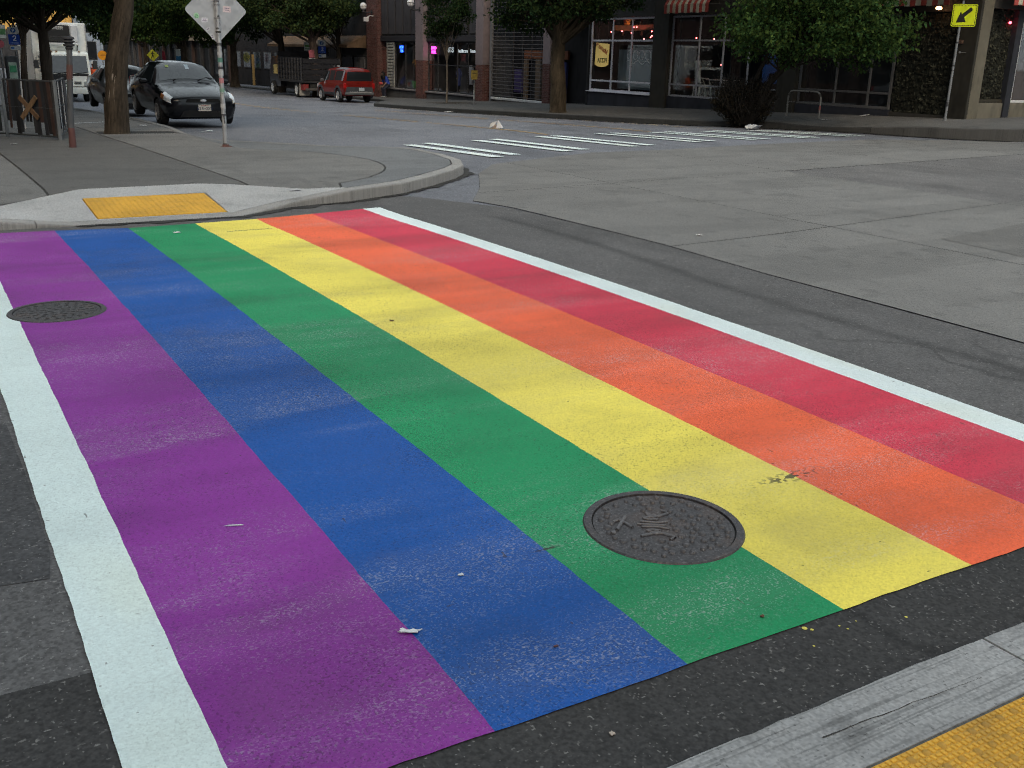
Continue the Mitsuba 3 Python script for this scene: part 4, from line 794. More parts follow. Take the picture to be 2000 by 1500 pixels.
def sedan(name, label, x0, y0, paint, detail=True, k=1.0, slope=.031):
    z0 = float(gz(x0, y0+.9))+.006; t = thing(name, label, 'car')
    _p = placer(x0, y0, z0+slope*.9, -1, slope, k); c = Car(SED, lambda v: _p(np.asarray(v, float)*[1, 1, .958])); wz = .315
    put('body', c.W(c.body(64, [(.92, wz), (3.58, wz)], .355)), 'm_gloss', paint, parent=t, smooth=28)
    put('windscreen', c.W(c.patch(1.47, 2.06, 5.06, -5.06+0, .006)) if False else c.W(glass_x(c, 1.46, 2.05)), 'm_carglass', parent=t, smooth=50)
    put('rear_window', c.W(glass_x(c, 3.32, 3.86)), 'm_carglass', parent=t, smooth=50)
    for sd in (1, -1):
        put('side_window', c.W(c.patch(lambda j: 1.62+(abs(j)-4.1)*.62, 2.66, sd*4.12, sd*4.86, .006)), 'm_carglass', parent=t, smooth=50)
        put('side_window', c.W(c.patch(2.76, lambda j: 3.72-(abs(j)-4.1)*.62, sd*4.12, sd*4.86, .006)), 'm_carglass', parent=t, smooth=50)
        m = MB().obox((1.72, sd*.99, 1.0), (.10, .20, .13), rot(sd*.15), .04).tube([(1.72, sd*.84, .95), (1.74, sd*.95, .97)], .02, 6)
        put('mirror', c.W(m), 'm_gloss', paint, parent=t, smooth=40)
        for s in (2.58, 3.42): put('door_handle', c.W(MB().obox((s, sd*.895, .80), (.16, .03, .035), None, .012)), 'm_gloss', paint, parent=t)
        put('door_seam', c.W(MB().add(c.patch(2.70, 2.712, sd*2.3, sd*3.98, .0035, 1, 8))), 'm_gen', (.004, .004, .004), parent=t)
        h = put('headlight', c.W(c.patch(lambda j: .085+(abs(j)-3.55)*.05, lambda j: .42+(abs(j)-3.5)*.15, sd*3.62, sd*4.62, .010)), 'm_gloss', (.80, .82, .84), parent=t, smooth=50)
        put('lamp', c.W(MB().lathe([(.0, .02), (.05, .0), (.062, -.02)][::-1], (.17, sd*.585, .655), 14, 'x').lathe([(.0, .02), (.042, .0), (.055, -.02)][::-1], (.115, sd*.46, .655), 14, 'x')), 'm_metal', (.75, .76, .78), parent=h)
        put('indicator', c.W(c.patch(.36, .55, sd*3.66, sd*4.1, .012)), 'm_gloss', (.42, .13, .02), parent=t, smooth=50)
        put('tail_light', c.W(c.patch(4.22, 4.46, sd*3.5, sd*4.4, .010)), 'm_gloss', (.28, .01, .01), parent=t, smooth=50)
    for s in (.92, 3.58):
        for sd in (1, -1): wheel(c, t, s, sd, wz, sd*.87, .315, .205)
    put('grille', c.W(MB().prism([(-.42, .61), (.42, .61), (.36, .70), (-.36, .70)], .03, (.022, 0, 0), np.array([[0, 0, -1.0], [1, 0, 0], [0, 1, 0]]))), 'm_gen', (.006, .006, .006), parent=t)
    put('lower_grille', c.W(MB().prism([(-.55, .27), (.55, .27), (.46, .42), (-.46, .42)], .05, (.04, 0, 0), np.array([[0, 0, -1.0], [1, 0, 0], [0, 1, 0]]))), 'm_gen', (.006, .006, .007), parent=t)
    if detail:
        put('emblem', c.W(MB().sphere((-.008, 0, .655), (.018, .075, .036), 2)), 'm_metal', (.75, .75, .77), parent=t, smooth=True)
        pl = put('number_plate', c.W(MB().obox((-.02, .02, .485), (.016, .30, .155), None, .006)), 'm_gen', (.66, .62, .56), parent=t)
        PL = np.array([[0, 0, -1.0], [1, 0, 0], [0, 1, 0]])
        put('lettering', c.W(MB().add(text('528-ZYE', .062, (-.0285, .02, .44), PL, .003, True, center=True))), 'm_gen', (.03, .04, .09), parent=pl)
        put('state_lettering', c.W(MB().add(text('WASHINGTON', .018, (-.0285, .02, .532), PL, .003, True, center=True))), 'm_gen', (.45, .10, .10), parent=pl)
        for y, s0, s1, cc, n_ in ((-.40, 1.86, 1.96, (.42, .50, .14), 'windscreen_permit'), (.06, 1.78, 1.98, (.55, .62, .66), 'windscreen_paper')):
            a = c.pt(s0, 7); b = c.pt(s1, 7)
            v = [[a[0], y-.0, a[2]], [a[0], y+.09, a[2]], [b[0], y+.09, b[2]], [b[0], y, b[2]]]; nrm = np.array([-(b[2]-a[2]), 0, b[0]-a[0]]); nrm /= np.linalg.norm(nrm)
            rr = abs(y)/.3; v = np.array(v)+nrm*(.012-.012*rr); put(n_, c.W((np.vstack([v, v-nrm*.004]), np.array([[0, 1, 2, 3], [7, 6, 5, 4]]))), 'm_gen', cc, parent=t)
        for y in (-.35, .25): put('wiper', c.W(MB().tube([(1.40, y, 1.045), (1.56, y+.25, 1.11), (1.50, y+.5, 1.06)], .010, 5)), 'm_gen', (.008, .008, .008), parent=t)
    return t, c
def glass_x(c, s0, s1, ns=10):
    js = [5.03, 5.3, 5.7, 6.0, 6.5, 7.0]; js = js+[-j for j in js[:-1]][::-1]
    g = np.array([[c.pt(s, j) for j in js] for s in np.linspace(s0, s1, ns+1)]); n = np.cross(np.gradient(g, axis=0), np.gradient(g, axis=1)); n /= np.linalg.norm(n, axis=2, keepdims=True); n *= np.sign(n[..., 2].sum())
    a = (g+n*.007).reshape(-1, 3); b = (g-n*.01).reshape(-1, 3); w = len(js); m = len(a); F = []
    up = np.cross(g[1, 0]-g[0, 0], g[0, 1]-g[0, 0])[2] > 0
    for i in range(ns):
        for j in range(w-1): q = [i*w+j, (i+1)*w+j, (i+1)*w+j+1, i*w+j+1]; F.append(q if up else q[::-1])
    return np.vstack([a, b]), np.array(F)
sedan('black_sedan', 'black sedan parked facing the camera beside the diamond sign pole', 6.25, 24.95, (.0045, .005, .008))
sedan('grey_sedan', 'dark grey sedan parked behind the black sedan and half hidden by the big trunk', 6.45, 33.4, (.10, .105, .11), detail=False)

# red boxy sport wagon with grey cladding, seen from behind
SUV = [(0, .40, .60, .70, .55, .66, .80, .5, .88, .25, .92, .93), (.12, .32, .78, .84, .58, .80, .86, .6, .95, .3, .98, .99), (.5, .30, .84, .89, .6, .85, .93, .66, 1.0, .34, 1.03, 1.04), (1.0, .30, .85, .905, .62, .87, .99, .70, 1.04, .36, 1.07, 1.08), (1.12, .30, .85, .905, .62, .87, 1.0, .70, 1.08, .36, 1.12, 1.13),
       (1.62, .30, .85, .905, .64, .875, 1.03, .68, 1.66, .36, 1.74, 1.75), (1.8, .30, .85, .905, .64, .875, 1.04, .69, 1.69, .36, 1.77, 1.78), (2.6, .30, .85, .905, .65, .875, 1.05, .69, 1.70, .36, 1.785, 1.795), (3.5, .31, .85, .905, .66, .875, 1.06, .68, 1.69, .36, 1.775, 1.785), (4.0, .33, .84, .90, .66, .87, 1.07, .67, 1.66, .36, 1.745, 1.755), (4.22, .36, .82, .885, .66, .85, 1.07, .68, 1.50, .36, 1.60, 1.61), (4.30, .42, .80, .86, .66, .82, 1.06, .74, 1.10, .36, 1.14, 1.15)]
def suv():
    t = thing('red_wagon', 'boxy red wagon with grey lower panels parked facing away behind the stake truck', 'car')
    y_n, x0, k, sl = 54.1, 20.42, .96, -.013; z0 = -.79
    c = Car(SUV, placer(x0, y_n, z0-.02, 1, sl, k)); c.to_ = c.to
    red, gr = (.165, .013, .010), (.05, .054, .064)
    put('body', c.W(c.body(60, [(.84, .34), (3.42, .34)], .40)), 'm_gloss', red, parent=t, smooth=28)
    put('windscreen', c.W(glass_x(c, 1.16, 1.58)), 'm_carglass', parent=t, smooth=50)
    for sd in (1, -1):
        put('side_window', c.W(c.patch(lambda j: 1.28+(abs(j)-4.1)*.40, 2.02, sd*4.1, sd*4.88, .006)), 'm_carglass', parent=t, smooth=50)
        put('side_window', c.W(c.patch(2.12, 2.80, sd*4.1, sd*4.88, .006)), 'm_carglass', parent=t, smooth=50)
        put('side_window', c.W(c.patch(2.92, 3.88, sd*4.1, sd*4.86, .006)), 'm_carglass', parent=t, smooth=50)
        put('pillar_trim', c.W(c.patch(3.93, 4.10, sd*4.05, sd*4.95, .007)), 'm_gen', (.20, .22, .26), parent=t, smooth=50)
        put('roof_trim', c.W(c.patch(2.75, 4.0, sd*4.92, sd*5.9, .006)), 'm_gen', (.15, .165, .19), parent=t, smooth=50)
        put('sill_cladding', c.W(c.patch(1.26, 2.98, sd*1.6, sd*2.45, .008)), 'm_gen', gr, 1, parent=t, smooth=50)
        for s in (.84, 3.42):
            a = np.linspace(-.25, math.pi+.25, 22); w = .915
            v, F = [], []
            for th in a:
                for r_, yy in ((.40, w), (.52, w-.004), (.52, w-.06), (.40, w-.06)): v.append((s-math.cos(th)*r_, sd*yy, .34+math.sin(th)*r_))
            for i in range(21):
                for j in range(4): F.append([i*4+j, i*4+(j+1) % 4, (i+1)*4+(j+1) % 4, (i+1)*4+j])
            F = np.array(F); put('wheel_arch', c.W((np.array(v), F if sd < 0 else F[:, ::-1])), 'm_gen', gr, parent=t)
            wheel(c, t, s, sd, .34, sd*.885, .34, .215, (.50, .50, .52), 5)
        put('mirror', c.W(MB().obox((1.42, sd*1.0, 1.10), (.1, .2, .16), None, .04)), 'm_gloss', (.10, .09, .09), parent=t)
        put('tail_light', c.W(MB().obox((4.27, sd*.80, .86), (.10, .16, .30), None, .03)), 'm_gloss', (.42, .012, .012), parent=t)
        put('headlight', c.W(c.patch(.06, .3, sd*3.5, sd*4.5, .012)), 'm_gloss', (.5, .5, .5), parent=t)
    RR = np.array([[0, 0, 1.0], [1, 0, 0], [0, 1, 0]])
    put('rear_window', c.W(MB().prism([(-.72, 1.10), (.72, 1.10), (.66, 1.56), (-.66, 1.56)], .02, (4.285, 0, 0), RR@np.eye(3))), 'm_carglass', parent=t)
    put('tailgate_cladding', c.W(MB().prism([(-.80, .50), (.80, .50), (.72, .80), (-.72, .80)], .02, (4.292, 0, 0), RR)), 'm_gen', (.05, .055, .065), parent=t)
    put('rear_bumper', c.W(MB().obox((4.30, 0, .46), (.14, 1.62, .14), None, .04)), 'm_gen', (.12, .125, .135), parent=t)
    put('bumper_trim', c.W(MB().obox((4.372, .05, .53), (.01, 1.2, .06), None, .003)), 'm_metal', (.45, .45, .46), parent=t)
    put('number_plate', c.W(MB().obox((4.32, .12, .68), (.012, .31, .16), None, .004)), 'm_gen', (.42, .48, .52), parent=t)
    put('roof', c.W(c.patch(1.75, 2.72, 5.02, 6.98, .004)), 'm_gloss', red, parent=t, smooth=50)
suv()

# white delivery truck with a refrigerated box, facing the camera
def box_truck():
    t = thing('box_truck', 'white refrigerated box truck facing the camera behind the tree guard', 'truck')
    x0, yf, zg = 6.78, 50.7, float(gz(6.9, 51.5)); wh = (.82, .84, .79)
    def A(m): return (np.array(m.mesh().vertices)+[x0, yf, zg], m.mesh().faces)
    # cab: side profile (y back from the front, z up) extruded across
    prof = [(0.02, .42), (0, .62), (.05, 1.16), (.38, 2.06), (.56, 2.16), (1.55, 2.18), (1.55, .42), (1.15, .42), (1.10, .62), (.92, .80), (.70, .80), (.52, .62), (.47, .42)]
    RC = np.array([[0, 0, 1.0], [1, 0, 0], [0, 1, 0]])
    put('cab', A(MB().prism(prof, 2.0, (-1.0, 0, 0), RC)), 'm_gloss', wh, parent=t)
    d = np.array([0, .33, .90]); d /= np.linalg.norm(d); Rw = rot(-math.atan2(.33, .90), 'x')
    put('windscreen', A(MB().obox((0, .205, 1.63), (1.80, .02, .78), Rw, .008)), 'm_carglass', parent=t)
    put('cowl', A(MB().obox((0, .045, 1.19), (1.78, .05, .09), rot(-.25, 'x'), .01).prism([(-.9, 1.14), (-.62, .98), (-.1, .96), (.1, 1.14)], .012, (0, -.002, 0), RY)), 'm_gen', (.018, .02, .022), parent=t)
    put('wiper', A(MB().tube([(-.5, .01, 1.22), (.1, .06, 1.32)], .014, 5).tube([(.25, .01, 1.22), (.82, .06, 1.30)], .014, 5)), 'm_gen', (.01, .01, .01), parent=t)
    for sd in (-1, 1):
        put('side_window', A(MB().prism([(.32, 1.28), (1.15, 1.28), (1.15, 1.98), (.55, 1.98)], .012, (1.0 if sd > 0 else -1.012, 0, 0), RC)), 'm_carglass', parent=t)
        put('headlight', A(MB().obox((sd*.80, -.012, .80), (.30, .04, .20), None, .02)), 'm_gloss', (.40, .42, .42), parent=t)
        put('fog_light', A(MB().obox((sd*.66, -.03, .44), (.30, .03, .10), None, .01)), 'm_gen', (.03, .03, .03), parent=t)
        put('mirror', A(MB().tube([(sd*1.0, .25, 1.45), (sd*1.2, .15, 1.5), (sd*1.2, .15, 1.9), (sd*1.0, .3, 1.95)], .018, 6).obox((sd*1.22, .12, 1.62), (.2, .06, .36), None, .02)), 'm_gen', (.05, .05, .05), parent=t)
        for y in (.81, 4.6):
            w = fresh('wheel', t); put('', A(MB().lathe([(.22, -.11), (.36, -.11), (.39, -.08), (.39, .08), (.36, .11), (.22, .11), (.2, 0), (.22, -.11)], (sd*.84, y, .39), 24, 'x')), 'm_gen', (.02, .02, .02), key=w, smooth=35)
            put('hub', A(MB().lathe([(0, .05), (.1, .06), (.22, -.04), (.22, -.08)][::-1] if sd > 0 else [(.22, .08), (.22, .04), (.1, -.06), (0, -.05)][::-1], (sd*.90, y, .39), 20, 'x')), 'm_gen', (.4, .4, .4), parent=w)
    put('grille', A(MB().box((-.45, -.012, .78), (.10, .01, .83)).box((-.45, -.012, .86), (.10, .01, .90)).box((.25, -.012, .79), (.55, .01, .83)).box((.25, -.012, .86), (.55, .01, .90)).box((-.78, -.014, .66), (.78, .012, .695))), 'm_gen', (.02, .02, .02), parent=t)
    put('bumper', A(MB().box((-1.0, -.05, .36), (1.0, .12, .64), .03)), 'm_gloss', wh, parent=t)
    put('number_plate', A(MB().box((-.3, -.062, .42), (.05, -.052, .56))), 'm_gen', (.5, .52, .54), parent=t)
    put('badge', A(MB().add(text('ISUZU', .075, (.0, .018, 1.03), RY, .006, True, center=True))), 'm_metal', (.75, .75, .75), parent=t)
    for x in (-.55, -.35, .6): put('marker_lamp', A(MB().box((x, .46, 2.15), (x+.09, .52, 2.20), .01)), 'm_gen', (.25, .10, .02), parent=t)
    put('cargo_box', A(MB().box((-1.18, 1.62, .70), (1.18, 7.6, 3.42), .05)), 'm_gen', (.86, .87, .84), 0, parent=t)
    put('chassis', A(MB().box((-.45, 1.4, .45), (.45, 7.4, .69)).box((-1.1, 7.3, .45), (1.1, 7.5, .58))), 'm_gen', (.03, .03, .03), parent=t)
    for sd in (-1, 1): put('corner_trim', A(MB().box((sd*1.13, 1.58, .72), (sd*1.185, 1.619, 3.4), .01)), 'm_metal', (.55, .55, .55), parent=t)
    rf = put('refrigeration_unit', A(MB().box((-.85, 1.16, 2.58), (.42, 1.618, 3.30), .04)), 'm_gen', (.028, .027, .027), parent=t)
    put('lettering', A(MB().add(text('CARRIER', .125, (-.22, 1.152, 3.12), RY, .006, True, center=True))), 'm_gen', (.7, .7, .68), parent=rf)
    put('grille', A(MB().box((-.78, 1.15, 2.64), (.30, 1.158, 2.66)).box((-.78, 1.15, 2.72), (.30, 1.158, 2.74)).box((-.78, 1.15, 2.80), (.30, 1.158, 2.82))), 'm_gen', (.06, .06, .06), parent=rf)
    put('fairing', A(MB().box((.425, 1.22, 2.55), (.80, 1.618, 3.34), .06).box((-.86, 1.20, 2.46), (.80, 1.618, 2.545), .03)), 'm_gloss', (.74, .75, .76), parent=t)
    for sd in (-1, 1): put('box_strut', A(MB().tube([(sd*.78, 1.58, 2.46), (sd*.72, 1.56, 2.2)], .018, 5)), 'm_gen', (.04, .04, .04), parent=t)
box_truck()

# dark stake-bed truck
def stake_truck():
    t = thing('stake_truck', 'dark stake bed truck with white wheels parked ahead of the red wagon', 'truck')
    xl, yr, zg = 19.85, 57.0, -.86; dk = (.022, .022, .026)
    def A(m): return (np.array(m.mesh().vertices)+[xl, yr, zg], m.mesh().faces)
    W, L = 2.3, 4.2
    put('bed', A(MB().box((0, 0, .82), (W, L, .96), .02)), 'm_gen', (.03, .03, .034), 1, parent=t)
    for i in range(9): put('stake', A(MB().box((-.03, .06+i*(L-.18)/8, .90), (.03, .14+i*(L-.18)/8, 2.16), .006)), 'm_gen', (.042, .042, .047), 1, parent=t)
    for i in range(9): put('stake', A(MB().box((W-.03, .06+i*(L-.18)/8, .90), (W+.03, .14+i*(L-.18)/8, 2.16), .006)), 'm_gen', (.042, .042, .047), 1, parent=t)
    for x in (.03, W-.055):
        for z in (1.02, 1.30, 1.58, 1.86, 2.04): put('side_board', A(MB().box((x, .02, z), (x+.025, L-.02, z+.15), .004)), 'm_gen', (.016, .016, .020), 1, parent=t)
    for z in (.98, 1.28, 1.58, 1.88): put('tail_board', A(MB().box((.06, -.04, z), (W-.06, -.01, z+.26), .006)), 'm_gen', (.013, .013, .017), 1, parent=t)
    for z in (1.13, 1.45, 1.75):
        put('small_plate', A(MB().box((W-.20, -.052, z), (W-.04, -.042, z+.055), .003)), 'm_gen', (.62, .64, .66), parent=t)  # small pale plates set on the tail boards
        put('small_plate', A(MB().box((W-.42, -.052, z), (W-.36, -.042, z+.04), .003)), 'm_gen', (.3, .3, .32), parent=t)
    put('headboard', A(MB().box((0, L-.06, .96), (W, L, 2.5), .02)), 'm_gen', dk, 1, parent=t)
    put('cab', A(MB().prism([(L+.05, .5), (L+2.0, .5), (L+2.05, 1.25), (L+1.65, 2.2), (L+.05, 2.25)], 2.0, (.15, 0, 0), np.array([[0, 0, 1.0], [1, 0, 0], [0, 1, 0]]))), 'm_gloss', dk, parent=t)
    put('side_window', A(MB().prism([(L+.5, 1.35), (L+1.6, 1.35), (L+1.4, 2.05), (L+.5, 2.05)], .012, (.138, 0, 0), np.array([[0, 0, 1.0], [1, 0, 0], [0, 1, 0]]))), 'm_carglass', parent=t)
    put('cab_sign', A(MB().box((.02, L+.30, 1.2), (.10, L+.9, 1.75), .01)), 'm_gen', (.55, .42, .16), parent=t, label='pale yellow panel at the cab corner')
    put('chassis', A(MB().box((.5, .1, .5), (W-.5, L+1.9, .818))), 'm_gen', (.02, .02, .02), parent=t)
    for y, r_ in ((1.15, .40), (L+1.35, .40)):
        for x, sd in ((.16, -1), (W-.16, 1)):
            w = fresh('wheel', t); put('', A(MB().lathe([(.24, -.12), (r_-.03, -.12), (r_, -.08), (r_, .08), (r_-.03, .12), (.24, .12), (.2, 0), (.24, -.12)], (x, y, r_), 24, 'x')), 'm_gen', (.02, .02, .02), key=w, smooth=35)
            put('rim', A(MB().lathe([(.25, .02), (.22, .03), (.12, -.02), (0, -.02)] if sd > 0 else [(0, .02), (.12, .02), (.22, -.03), (.25, -.02)], (x+sd*.10, y, r_), 20, 'x')), 'm_gen', (.52, .54, .56), parent=w)
    put('mud_flap', A(MB().box((.02, .55, .12), (.62, .57, .86))), 'm_gen', (.30, .29, .27), 1, parent=t)
    put('red_toolbox', A(MB().box((.10, .10, .42), (.42, .54, .78), .02)), 'm_gen', (.22, .03, .03), parent=t)
    put('rear_bar', A(MB().box((.2, -.05, .42), (W-.2, .05, .54), .02)), 'm_gen', (.10, .09, .085), 1, parent=t)
    put('number_plate', A(MB().box((1.0, -.065, .42), (1.32, -.052, .58))), 'm_gen', (.10, .10, .11), parent=t)
stake_truck()
# ---------------------------------------------------------------- trees and shrubs
LTRI = np.array([[0, 1, 2], [0, 2, 3]])
def leaves(centres, radii, n, size, col, seed, flat=.6, droop=.25):
    """n folded leaves spread through clumps; returns mesh arrays and a colour per vertex (each leaf its own green)."""
    r = np.random.default_rng(seed); C = np.asarray(centres, float); R = np.asarray(radii, float)
    w = R**2; k = r.choice(len(C), n, p=w/w.sum()); d = r.normal(size=(n, 3)); d /= np.linalg.norm(d, axis=1, keepdims=True)
    rad = r.uniform(.12, 1, n)**.55*(.75+.5*r.random(n)); c = C[k]+d*(R[k]*rad)[:, None]*[1, 1, flat]
    a = d*.6+r.normal(size=(n, 3))*.8; a[:, 2] -= droop; a /= np.linalg.norm(a, axis=1, keepdims=True)
    up = np.array([0, 0, 1.0])+r.normal(size=(n, 3))*.55; b = np.cross(a, up); b /= np.linalg.norm(b, axis=1, keepdims=True)+1e-9; nn = np.cross(b, a)
    s = size*r.uniform(.6, 1.35, n)[:, None]
    v = np.stack([c, c+a*s*.5+b*s*.32+nn*s*.07, c+a*s, c+a*s*.5-b*s*.32+nn*s*.07], 1).reshape(-1, 3)
    f = (np.arange(n)[:, None, None]*4+LTRI[None]).reshape(-1, 3)
    tone = (.55+.9*r.random(n))[:, None]*(.75+.5*r.random(len(C)))[k][:, None]; hue = r.random(n)[:, None]
    cc = np.array(col)*tone*(1+np.array([.55, .12, -.3])*(hue-.4)); cc = np.clip(cc, .002, .9)
    return (v, f), np.repeat(cc, 4, axis=0)
def tree(name, label, base, path, r0, clumps, n, size, col, seed, limbs=True, barkc=(.10, .078, .060), drip=0, cat='tree', group=None, flare=1.35, sides=20, ln=True):
    k = thing(name, label, cat, group); r = np.random.default_rng(seed); p = np.array(path, float)
    ls = np.linspace(0, 1, 26); seg = np.concatenate([[0], np.cumsum(np.linalg.norm(np.diff(p, axis=0), axis=1))]); seg /= seg[-1]
    P_ = np.column_stack([PchipInterpolator(seg, p[:, i])(ls) for i in range(3)])
    rr = r0*(1-.55*ls)*(1+(flare-1)*np.exp(-ls*26)); rr *= 1+.05*np.sin(ls*40+seed)
    m = MB().tube(P_, rr, sides); v = m.v[0]; nrm = (v[:26*sides]-np.repeat(P_, sides, 0)); v[:26*sides] += nrm*((meshkit.fbm(v[:26*sides]*[5, 5, 1.6], 3, seed)-.5)*.30)[:, None]
    put('trunk', m, 'm_bark', barkc, drip, parent=k, smooth=True)
    if len(clumps):
        C = np.array([c[:3] for c in clumps]); R = np.array([c[3] for c in clumps])
        for c, q in zip(C, R):
            if not limbs or r.random() > .8: continue
            i = int(np.clip(r.uniform(.45, .95)*25, 0, 25)); a = P_[i]; mid = (a+c)/2+r.normal(size=3)*.15+[0, 0, .1]
            t_ = np.linspace(0, 1, 7)[:, None]; q3 = (1-t_)**2*a+2*t_*(1-t_)*mid+t_**2*c; rad = np.linspace(rr[i]*.32, .010, 7)
            put('limb', MB().tube(q3, rad, 7), 'm_bark', barkc, 0, parent=k, smooth=True)
        me, vc = leaves(C, R, n, size, col, seed+100)
        put('crown', me, 'm_leaf', parent=k, vcol=vc, kind='stuff')
    return k
def blob(c, rx, ry, rz, n, rad, seed, low=None):
    """Clump centres on and in an ellipsoid."""
    r = np.random.default_rng(seed); out = []
    while len(out) < n:
        d = r.normal(size=3); d /= np.linalg.norm(d); q = np.array(c)+d*np.array([rx, ry, rz])*r.uniform(.45, 1.0)
        if low is not None and q[2] < low: continue
        out.append((*q, rad*r.uniform(.7, 1.3)))
    return out
GR, DG, LG = (.046, .082, .026), (.028, .052, .022), (.052, .098, .032)
# the big trunk on the near pavement; its crown, above the picture, is spread to shade the sedan
tree('street_tree', 'big mossy trunk with pale drips on the near pavement left of the black sedan', None, [(3.50, 20.55, -.02), (3.54, 20.55, .6), (3.60, 20.5, 1.3), (3.84, 20.5, 2.5), (4.0, 20.6, 3.6), (4.1, 20.6, 5.0)], .222, blob((4.6, 22.5, 6.4), 3.6, 4.6, 1.7, 74, .85, 3, 4.3), 17000, .13, GR, 3, barkc=(.092, .072, .054), drip=1, sides=40, flare=1.22)
# near side, farther down
def dense(c, rx, ry, rz, n, seed): return blob(c, rx, ry, rz, n, .62, seed)
tree('street_tree', 'dark leaning trunk left of the white truck with a low spreading crown', None, [(3.93, 33.9, -.4), (3.98, 34.0, .7), (4.02, 34.3, 2.1), (3.9, 34.6, 3.4), (3.9, 34.7, 5)], .19, dense((3.2, 33.8, 3.55), 2.7, 2.6, 1.25, 96, 8)+dense((6.4, 36.0, 3.75), 1.7, 1.8, 1.0, 36, 9), 40000, .12, DG, 8)
tree('street_tree', 'thin brown trunk beside the blue parking sign', None, [(4.05, 41.3, -.55), (4.1, 41.3, .8), (4.25, 41.5, 2.3), (4.3, 41.6, 4.2)], .13, dense((4.4, 42, 3.9), 2.3, 2.6, 1.4, 50, 12), 15000, .12, DG, 12)
tree('street_tree', 'near side tree beyond the white truck with leaves over its box', None, [(5.0, 68, -.9), (5.0, 68, 1.5), (5.1, 68, 4)], .2, dense((6.3, 68, 5.0), 2.8, 3.4, 1.8, 50, 14), 13000, .15, DG, 14)
# far side row
tree('street_tree', 'straight grey brown trunk behind the stake truck next to the parking sign', None, [(21.3, 58.6, -1), (21.2, 58.6, 1.4), (21.05, 58.8, 3), (21, 59, 6)], .27, blob((20.3, 60, 4.6), 3.4, 4.2, 1.9, 80, .75, 21, 2.2), 34000, .17, (.055, .085, .034), 21, barkc=(.13, .095, .08))
tree('street_tree', 'dark leaning far side tree over the cab of the stake truck', None, [(21.9, 67, -1), (21.7, 66, 1.2), (21.3, 65.2, 3.2), (21, 65, 6)], .26, blob((20, 67, 4.7), 3.4, 4.4, 2.0, 70, .8, 23, 2.3), 26000, .19, DG, 23)
tree('street_tree', 'far side tree with a dark trunk right of the warm lit strip', None, [(21.7, 77, -1), (21.7, 77, 1.2), (21.6, 77, 5)], .3, blob((19.3, 77, 4.7), 4.2, 5, 2.4, 80, .9, 25, 2.0), 28000, .22, GR, 25)
tree('street_tree', 'far side tree standing left of the diamond sign plate', None, [(21.7, 92, -1.2), (21.7, 92, 1.5), (21.6, 92, 5)], .3, blob((19, 92, 4.6), 4.6, 5.5, 2.6, 80, 1.0, 27, 1.6), 26000, .26, GR, 27)
tree('street_tree', 'farthest far side tree above the walking sign', None, [(21.8, 108, -1.4), (21.8, 108, 1.5), (21.7, 108, 5)], .3, blob((19.4, 108, 4.8), 5.0, 6, 2.6, 70, 1.1, 29, 1.9), 20000, .30, DG, 29)
tree('street_tree', 'dim far side tree standing between the two globe lamps and the parking sign', None, [(24.6, 63.5, -1), (24.6, 63.5, 1.5), (24.5, 63.6, 5)], .2, blob((23.8, 63.3, 4.1), 1.8, 2.6, 1.7, 44, .6, 31, 1.9), 16000, .15, DG, 31)
# young staked tree and the two trees before the restaurant
tree('young_tree', 'slim young tree in front of the clinic window', None, [(22.5, 44.3, -.52), (22.52, 44.3, .8), (22.48, 44.3, 2.2), (22.5, 44.3, 3.6)], .045, blob((22.5, 44.2, 3.5), 1.25, 1.6, 1.15, 60, .36, 33, 1.7), 8000, .11, DG, 33, barkc=(.26, .22, .18), flare=1.1, sides=10)
put('tree_pit_soil', sheet([(21.7, 43.2), (23.4, 42.6), (23.5, 45), (21.9, 45.4)], .006, .5, far_top), 'm_gen', (.035, .028, .02), 1, parent='far_pavement')
tree('street_tree', 'thick dark trunk at the kerb between the shutter and the restaurant window', None, [(20.05, 30.85, -.25), (20.05, 30.85, .4), (20.0, 30.9, 1.6), (20.05, 30.9, 3.0), (20.2, 31, 5)], .30, blob((20.0, 30.9, 3.75), 2.5, 3.0, .95, 76, .55, 35, 2.75)+blob((19.6, 33.2, 3.1), 1.0, 1.0, .6, 12, .45, 36, 2.4)+blob((21.6, 31, 6.0), 4.2, 6.2, 2.0, 110, .9, 37, 4.0), 56000, .13, (.028, .052, .022), 35, barkc=(.085, .066, .045), flare=1.25, sides=28)  # highest clumps, out of view, widened to shade the facade
tree('leaning_tree', 'bright green tree leaning over the kerb in front of the restaurant pillar', None, [(20.35, 21.7, .05), (20.5, 21.5, .7), (20.75, 20.9, 1.55), (20.9, 20.3, 2.2), (21.0, 19.6, 3.2)], .11,
     blob((20.6, 19.8, 2.5), 1.9, 2.95, .80, 120, .42, 41, 1.55)+blob((20.6, 19.8, 3.3), 2.0, 2.8, .5, 50, .45, 42)+blob((21.8, 20.2, 5.7), 3.6, 5.2, 1.6, 90, .85, 43, 4.1), 62000, .105, LG, 41, barkc=(.05, .04, .032), sides=14)  # upper clumps above the view added to keep light off the facade
put('stem', MB().tube([(20.3, 21.75, .05), (20.3, 21.6, .9), (20.4, 21.2, 1.8), (20.4, 20.8, 2.6)], [.07, .06, .05, .03], 9), 'm_bark', (.05, .04, .032), parent=[k_ for k_ in labels if k_.startswith('leaning_tree')][0], smooth=True)
